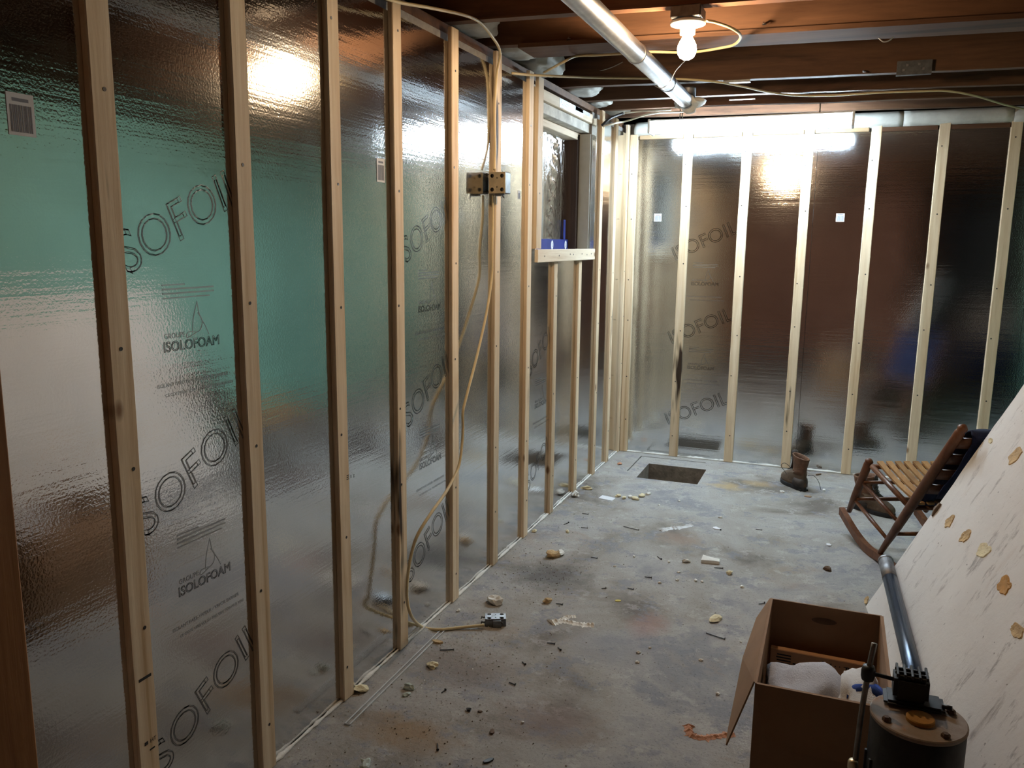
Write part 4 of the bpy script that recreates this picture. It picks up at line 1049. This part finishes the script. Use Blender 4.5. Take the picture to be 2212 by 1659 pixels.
# ------------------------------------------------------------------ litter on the floor
def px_size(px, py, w_px):
    p = atz(px, py); return w_px*(p-CAM).length/FPX
def litter(name, kind, px, py, w_px, h_frac, mat, lab, cat, group, rot=0.0, seed=0, ar=.7):
    p = atz(px, py); s = px_size(px, py, w_px)
    t = thing(name, (p.x, p.y, .0005), lab, cat, group, rot)
    bm = bmesh.new()
    if kind == 'chunk':
        lump(bm, (0, 0, 0), (s, s*ar, s*h_frac), seed, 2, .35); finish('chunk', bm, mat, t)
    elif kind == 'chip':
        n = 7; o = [(s*.5*math.cos(2*math.pi*i/n)*(1+.35*noise.noise(Vector((i*1.3, seed, 0)))), s*.5*ar*math.sin(2*math.pi*i/n)*(1+.35*noise.noise(Vector((i*1.9, seed, 5)))), 0) for i in range(n)]
        hh = max(.002, s*h_frac*.4); loft(bm, [o, [(a*.94, b_*.94, hh*(1+.5*noise.noise(Vector((a*40, b_*40, seed))))) for a, b_, _ in o]]); finish('chip', bm, mat, t)
    elif kind == 'nail':
        L = s; sweep(bm, spline([(-L/2, 0, .0025), (0, L*.04*math.sin(seed), .0025), (L/2, 0, .0025)], 3), .0019, 6); sweep(bm, [(L/2, 0, .0035), (L/2+.0015, 0, .0035)], .0045, 8); finish('shank', bm, mat, t)
    return t
crumb_l = 'cream foam crumb near the floor pit'
i = 0
for px, py, w_, m in ((1335, 1070, 14, 'cream_foam'), (1348, 1074, 12, 'cream_foam'), (1362, 1072, 13, 'white_foam'), (1372, 1076, 16, 'cream_foam'), (1388, 1070, 15, 'cream_foam'), (1400, 1066, 12, 'white_foam'), (1403, 1064, 9, 'white_foam')):
    i += 1; litter('foam_crumb', 'chunk', px, py+3, w_, .5, m, 'cream foam crumb in the heap near the floor pit', 'foam', 'foam heap near the pit', i*.7, i)
for nm, px, py, w_, h, m, lab_, sd, ar in (
    ('foam_chunk', 1068, 1303, 34, .6, 'white_foam', 'white foam chunk beside the loose electrical box on the floor', 3, .7),
    ('foam_chunk', 1192, 1203, 30, .6, 'tan_foam', 'tan foam chunk on the sooty floor smear', 4, .8),
    ('foam_chunk', 1212, 1198, 26, .45, 'white_foam', 'elongated white foam chunk touching the tan one on the sooty smear', 5, .5),
    ('foam_chunk', 1242, 1072, 20, .7, 'white_foam', 'white foam lump at the foot of the short strip under the window', 6, .8),
    ('foam_chunk', 1268, 1057, 24, .35, 'cream_foam', 'flat cream foam sliver near the window wall corner', 7, .35),
    ('foam_chunk', 1183, 1301, 20, .6, 'tan_foam', 'tan rounded foam lump on the bare floor past the soot smear', 8, .7),
    ('foam_chunk', 1575, 1240, 13, .7, 'cream_foam', 'small round cream foam nugget beside the white foam block', 9, .9),
    ('foam_chunk', 1545, 1340, 18, .5, 'cream_foam', 'oblong cream foam piece near the cardboard box', 10, 1.8),
    ('foam_chunk', 1482, 1215, 18, .5, 'white_foam', 'small white foam stick beside the white foam block', 11, .4),
    ('foam_chunk', 1154, 1149, 12, .6, 'cream_foam', 'cream foam nub at the foot of the window wall', 12, .8),
    ('foam_chunk', 1226, 1150, 13, .5, 'cream_foam', 'small cream foam nub beyond the soot smear', 13, .5),
    ('foam_chunk', 885, 1488, 26, .5, 'mint_foam', 'pale mint foam scrap beside the clear plastic strip', 14, .5),
    ('foam_chunk', 878, 1502, 18, .4, 'mint_foam', 'bent pale mint scrap end near the clear plastic strip', 15, .5),
    ('foam_chunk', 790, 1655, 32, .5, 'mint_foam', 'pale mint foam heap at the view edge', 16, .6),
    ('foam_chunk', 935, 1440, 24, .45, 'cream_foam', 'crumbled cream foam patch beside the plastic strip', 17, .8),
    ('foam_chunk', 780, 1492, 30, .4, 'cream_foam', 'flattened cream foam blob at a strip foot', 18, .9),
    ('foam_chunk', 990, 1320, 12, .5, 'white_foam', 'white foam bit at a strip foot near the loose cable', 19, .5),
    ('stone', 1787, 1232, 17, .6, 'brown_chip', 'dark brown pebble near the plaster sheet', 20, .6),
    ('wood_chip', 945, 1388, 26, .35, 'tan_foam', 'curled orange-brown wood shaving beside the plastic strip', 21, .4),
    ('wood_chip', 1055, 1645, 26, .3, 'black_plastic', 'black rubber scrap on the floor', 22, .45),
    ('wood_chip', 1063, 1582, 18, .4, 'brown_chip', 'dark triangular chip on the floor', 23, .6),
    ('stone', 1013, 1535, 10, .7, 'black_plastic', 'black nugget on the stained floor', 24, .9),
    ('wood_chip', 1037, 1538, 10, .6, 'brown_chip', 'brown nugget on the stained floor', 25, .6),
    ('brick_chip', 1338, 1003, 14, .4, 'insul_orange', 'orange crumb between the pit and the window wall', 26, .6),
    ('foam_chunk', 1690, 1064, 14, .4, 'white_foam', 'white scrap in front of the upright boot', 27, .4),
    ('wood_chip', 1745, 1073, 15, .2, 'cardboard', 'flat tan scrap by the heel of the upright boot', 28, .7),
    ('wood_chip', 1768, 1026, 18, .3, 'brown_chip', 'brown sliver against the end wall behind the boot', 29, .3),
    ('paper_scrap', 1790, 1178, 14, .3, 'sticker_paper', 'small white and dark scrap in front of the rocker', 30, .7),
    ('paper_scrap', 1548, 1142, 18, .2, 'sticker_paper', 'white and purple paper scrap in the middle of the floor', 31, .7),
    ('paper_scrap', 1335, 1298, 14, .1, 'yellow_paper', 'small yellow paper scrap on the floor', 32, .7)):
    litter(nm, 'chip' if ('paper' in nm or 'wood' in nm) else 'chunk', px, py, w_, h, m, lab_, {'foam_chunk': 'foam', 'stone': 'stone', 'wood_chip': 'chip', 'paper_scrap': 'paper', 'brick_chip': 'chip'}[nm], None, sd*.9, sd, ar)
# white foam block
p = atz(1534, 1214); t = thing('foam_block', (p.x, p.y, 0.0005), 'white rectangular foam block with a torn edge lying on the floor', 'foam', rotz=.15)
bm = bmesh.new(); loft(bm, [[(-.042, -.022, .0), (.042, -.022, .0), (.042, -.022, .014), (.02, -.022, .016), (-.042, -.022, .015)], [(-.04, .02, .0), (.043, .02, .0), (.043, .02, .012), (.0, .02, .018), (-.034, .024, .024)]]); finish('block', bm, 'white_foam', t)
# torn tape, wrapper
def scrap(name, pts, mat, lab, cat, hh=.006):
    P_ = [atz(*p) for p in pts]; c = sum(P_, Vector())/len(P_); t = thing(name, (c.x, c.y, .0005), lab, cat)
    bm = bmesh.new(); lo = [(p-c) for p in P_]
    loft(bm, [[(p.x, p.y, 0) for p in lo], [(p.x*.97, p.y*.97, hh*(1+.8*noise.noise(Vector((p.x*60, p.y*60, 2))))) for p in lo]]); finish('scrap', bm, mat, t)
def crumple(name, pts, wid, mat, lab, cat, hh=.012, seed=0, part='strip'):
    P_ = spline([atz(px, py, 0) for px, py in pts], 7); o = P_[0]; t = thing(name, (o.x, o.y, .0006), lab, cat)
    bm = bmesh.new(); rings = []
    for k, p in enumerate(P_):
        d = (P_[min(k+1, len(P_)-1)]-P_[max(k-1, 0)]).normalized(); sd = Vector((-d.y, d.x, 0))
        w1 = wid*(.55+.6*abs(noise.noise(Vector((k*.45, seed, 0))))*2); w2 = wid*(.55+.6*abs(noise.noise(Vector((k*.5, seed, 4))))*2)
        z = hh*(.35+1.1*abs(noise.noise(Vector((k*.6, seed, 8))))); q = p-o
        rings.append([tuple(q-sd*w1), tuple(q+sd*w2), tuple(q+sd*w2*.6+Vector((0, 0, z*.6))), tuple(q+Vector((0, 0, z))), tuple(q-sd*w1*.5+Vector((0, 0, z*.35)))])
    loft(bm, rings); finish(part, bm, mat, t)
crumple('torn_tape', [(1190, 1347), (1212, 1342), (1236, 1346), (1260, 1350), (1284, 1352)], .026, 'white_foam', 'crumpled pale torn tape strip beyond the loose electrical box', 'tape', .016, 1)
crumple('torn_tape', [(1212, 1340), (1228, 1333), (1244, 1332)], .015, 'white_foam', 'short curled tape end lying against the crumpled torn tape', 'tape', .014, 2)
crumple('torn_tape', [(1427, 1147), (1446, 1142), (1470, 1140), (1494, 1135)], .026, 'pale_plastic', 'long pale torn tape strip in the middle of the floor', 'tape', .014, 3)
scrap('paper_label', [(1292, 1076), (1301, 1070), (1330, 1076), (1322, 1082)], 'sticker_paper', 'flat white paper label near the floor pit', 'paper', .001)
# orange insulation fluff
crumple('insulation_fluff', [(1487, 1568), (1489, 1582), (1500, 1592), (1525, 1594), (1552, 1590), (1586, 1586)], .019, 'insul_orange', 'wisp of orange insulation fluff on the floor by the box', 'insulation', .012, 5, 'fluff')
# clear plastic strip (thin channel)
A_, B_ = atz(750, 1566), atz(955, 1364); dv2 = (B_-A_).normalized(); sd2 = Vector((-dv2.y, dv2.x, 0))
t = thing('plastic_channel', A_, 'long thin clear plastic channel lying along the window wall', 'plastic strip')
for s in (-.008, .008):
    bm = bmesh.new(); sweep(bm, [sd2*s+Vector((0, 0, .003)), (B_-A_)+sd2*s+Vector((0, 0, .003))], .0024, 6); finish('edge', bm, 'pale_plastic', t)
for k in (0.0, 1.0):
    bm = bmesh.new(); sweep(bm, [(B_-A_)*k-sd2*.009+Vector((0, 0, .003)), (B_-A_)*k+sd2*.009+Vector((0, 0, .003))], .002, 6); finish('end_bridge', bm, 'pale_plastic', t)
# nails and screws
for px, py, w_, rot in ((1363, 1142, 36, -.2), (1554, 1143, 16, -1.0), (1639, 1145, 12, 0), (1424, 1206, 17, -.7), (1552, 1228, 17, .25), (1400, 1248, 14, .2), (1362, 1273, 12, .1), (1304, 1272, 9, .6), (1223, 1132, 16, 1.4), (1208, 1306, 14, .1),
                        (1106, 1478, 15, -.1), (1190, 1391, 16, .3), (1208, 1403, 12, -.8), (1131, 1434, 12, -.8), (1645, 1305, 14, .9), (1264, 1111, 13, .1), (1262, 1141, 14, .1), (958, 1495, 12, 1.2), (945, 1615, 20, -1.1), (965, 1405, 28, .5), (1545, 1375, 40, -.5), (1283, 1206, 14, .1)):
    litter('loose_nail', 'nail', px, py, w_, .2, 'nail_steel', 'small dark loose nail lying on the concrete floor', 'nail', 'loose nails on the floor', rot+R.uniform(-.2, .2), px)
for px, py, w_ in ((1370, 1203, 8), (1445, 1215, 7), (1466, 1237, 7), (1463, 1254, 8), (1503, 1255, 10), (1517, 1257, 8), (1425, 1260, 9), (1604, 1269, 9), (1557, 1119, 9), (1780, 1060, 8), (1377, 1432, 10), (1379, 1411, 9), (1514, 1427, 9), (1550, 1500, 10), (1328, 1224, 7), (1600, 1387, 5), (1129, 1562, 8), (1404, 1400, 6), (1467, 1083, 6), (1424, 1092, 6)):
    litter('foam_bit', 'chunk', px, py, w_, .5, 'white_foam', 'tiny white foam bit on the open concrete floor', 'foam', 'tiny foam bits on the floor', R.uniform(0, 6), px)
# uncountable fine crumbs and grit
bm = bmesh.new()
def crumbs(n, cx, cy, sx, sy, smin, smax):
    for _ in range(n):
        p = atz(R.gauss(cx, sx), min(1655, R.gauss(cy, sy)))
        if p.x < FX+.02 or p.y > YF-.03 or p.x > 1.7 or (.29 < p.x < .70 and 4.79 < p.y < 5.18): continue
        s = R.uniform(smin, smax)*1.5
        vs = [bm.verts.new((p.x+R.uniform(-s, s), p.y+R.uniform(-s, s), .0006)) for _ in range(3)]+[bm.verts.new((p.x, p.y, s))]
        for f in ((0, 1, 3), (1, 2, 3), (2, 0, 3)): bm.faces.new([vs[k] for k in f])
crumbs(420, 1000, 1400, 70, 50, .0012, .003); crumbs(260, 1130, 1240, 80, 40, .0012, .003); crumbs(200, 880, 1540, 90, 60, .001, .0025)
crumbs(200, 1250, 1100, 60, 50, .0015, .003); crumbs(260, 1500, 1030, 160, 25, .0015, .0035); crumbs(250, 1350, 1300, 260, 180, .001, .0022); crumbs(160, 620, 1600, 60, 30, .001, .003)
o = finish('foam_dust', bm, 'white_foam'); tag(o, 'fine white foam crumbs scattered over the concrete floor', 'debris', kind='stuff')
bm = bmesh.new(); crumbs(240, 1060, 1420, 130, 110, .001, .003); crumbs(220, 1180, 1240, 60, 30, .001, .003); crumbs(150, 1450, 1250, 230, 140, .001, .0025); crumbs(120, 900, 1580, 120, 50, .001, .003)
o = finish('floor_grit', bm, 'brown_chip'); tag(o, 'dark grit and splinters scattered over the concrete floor', 'debris', kind='stuff')
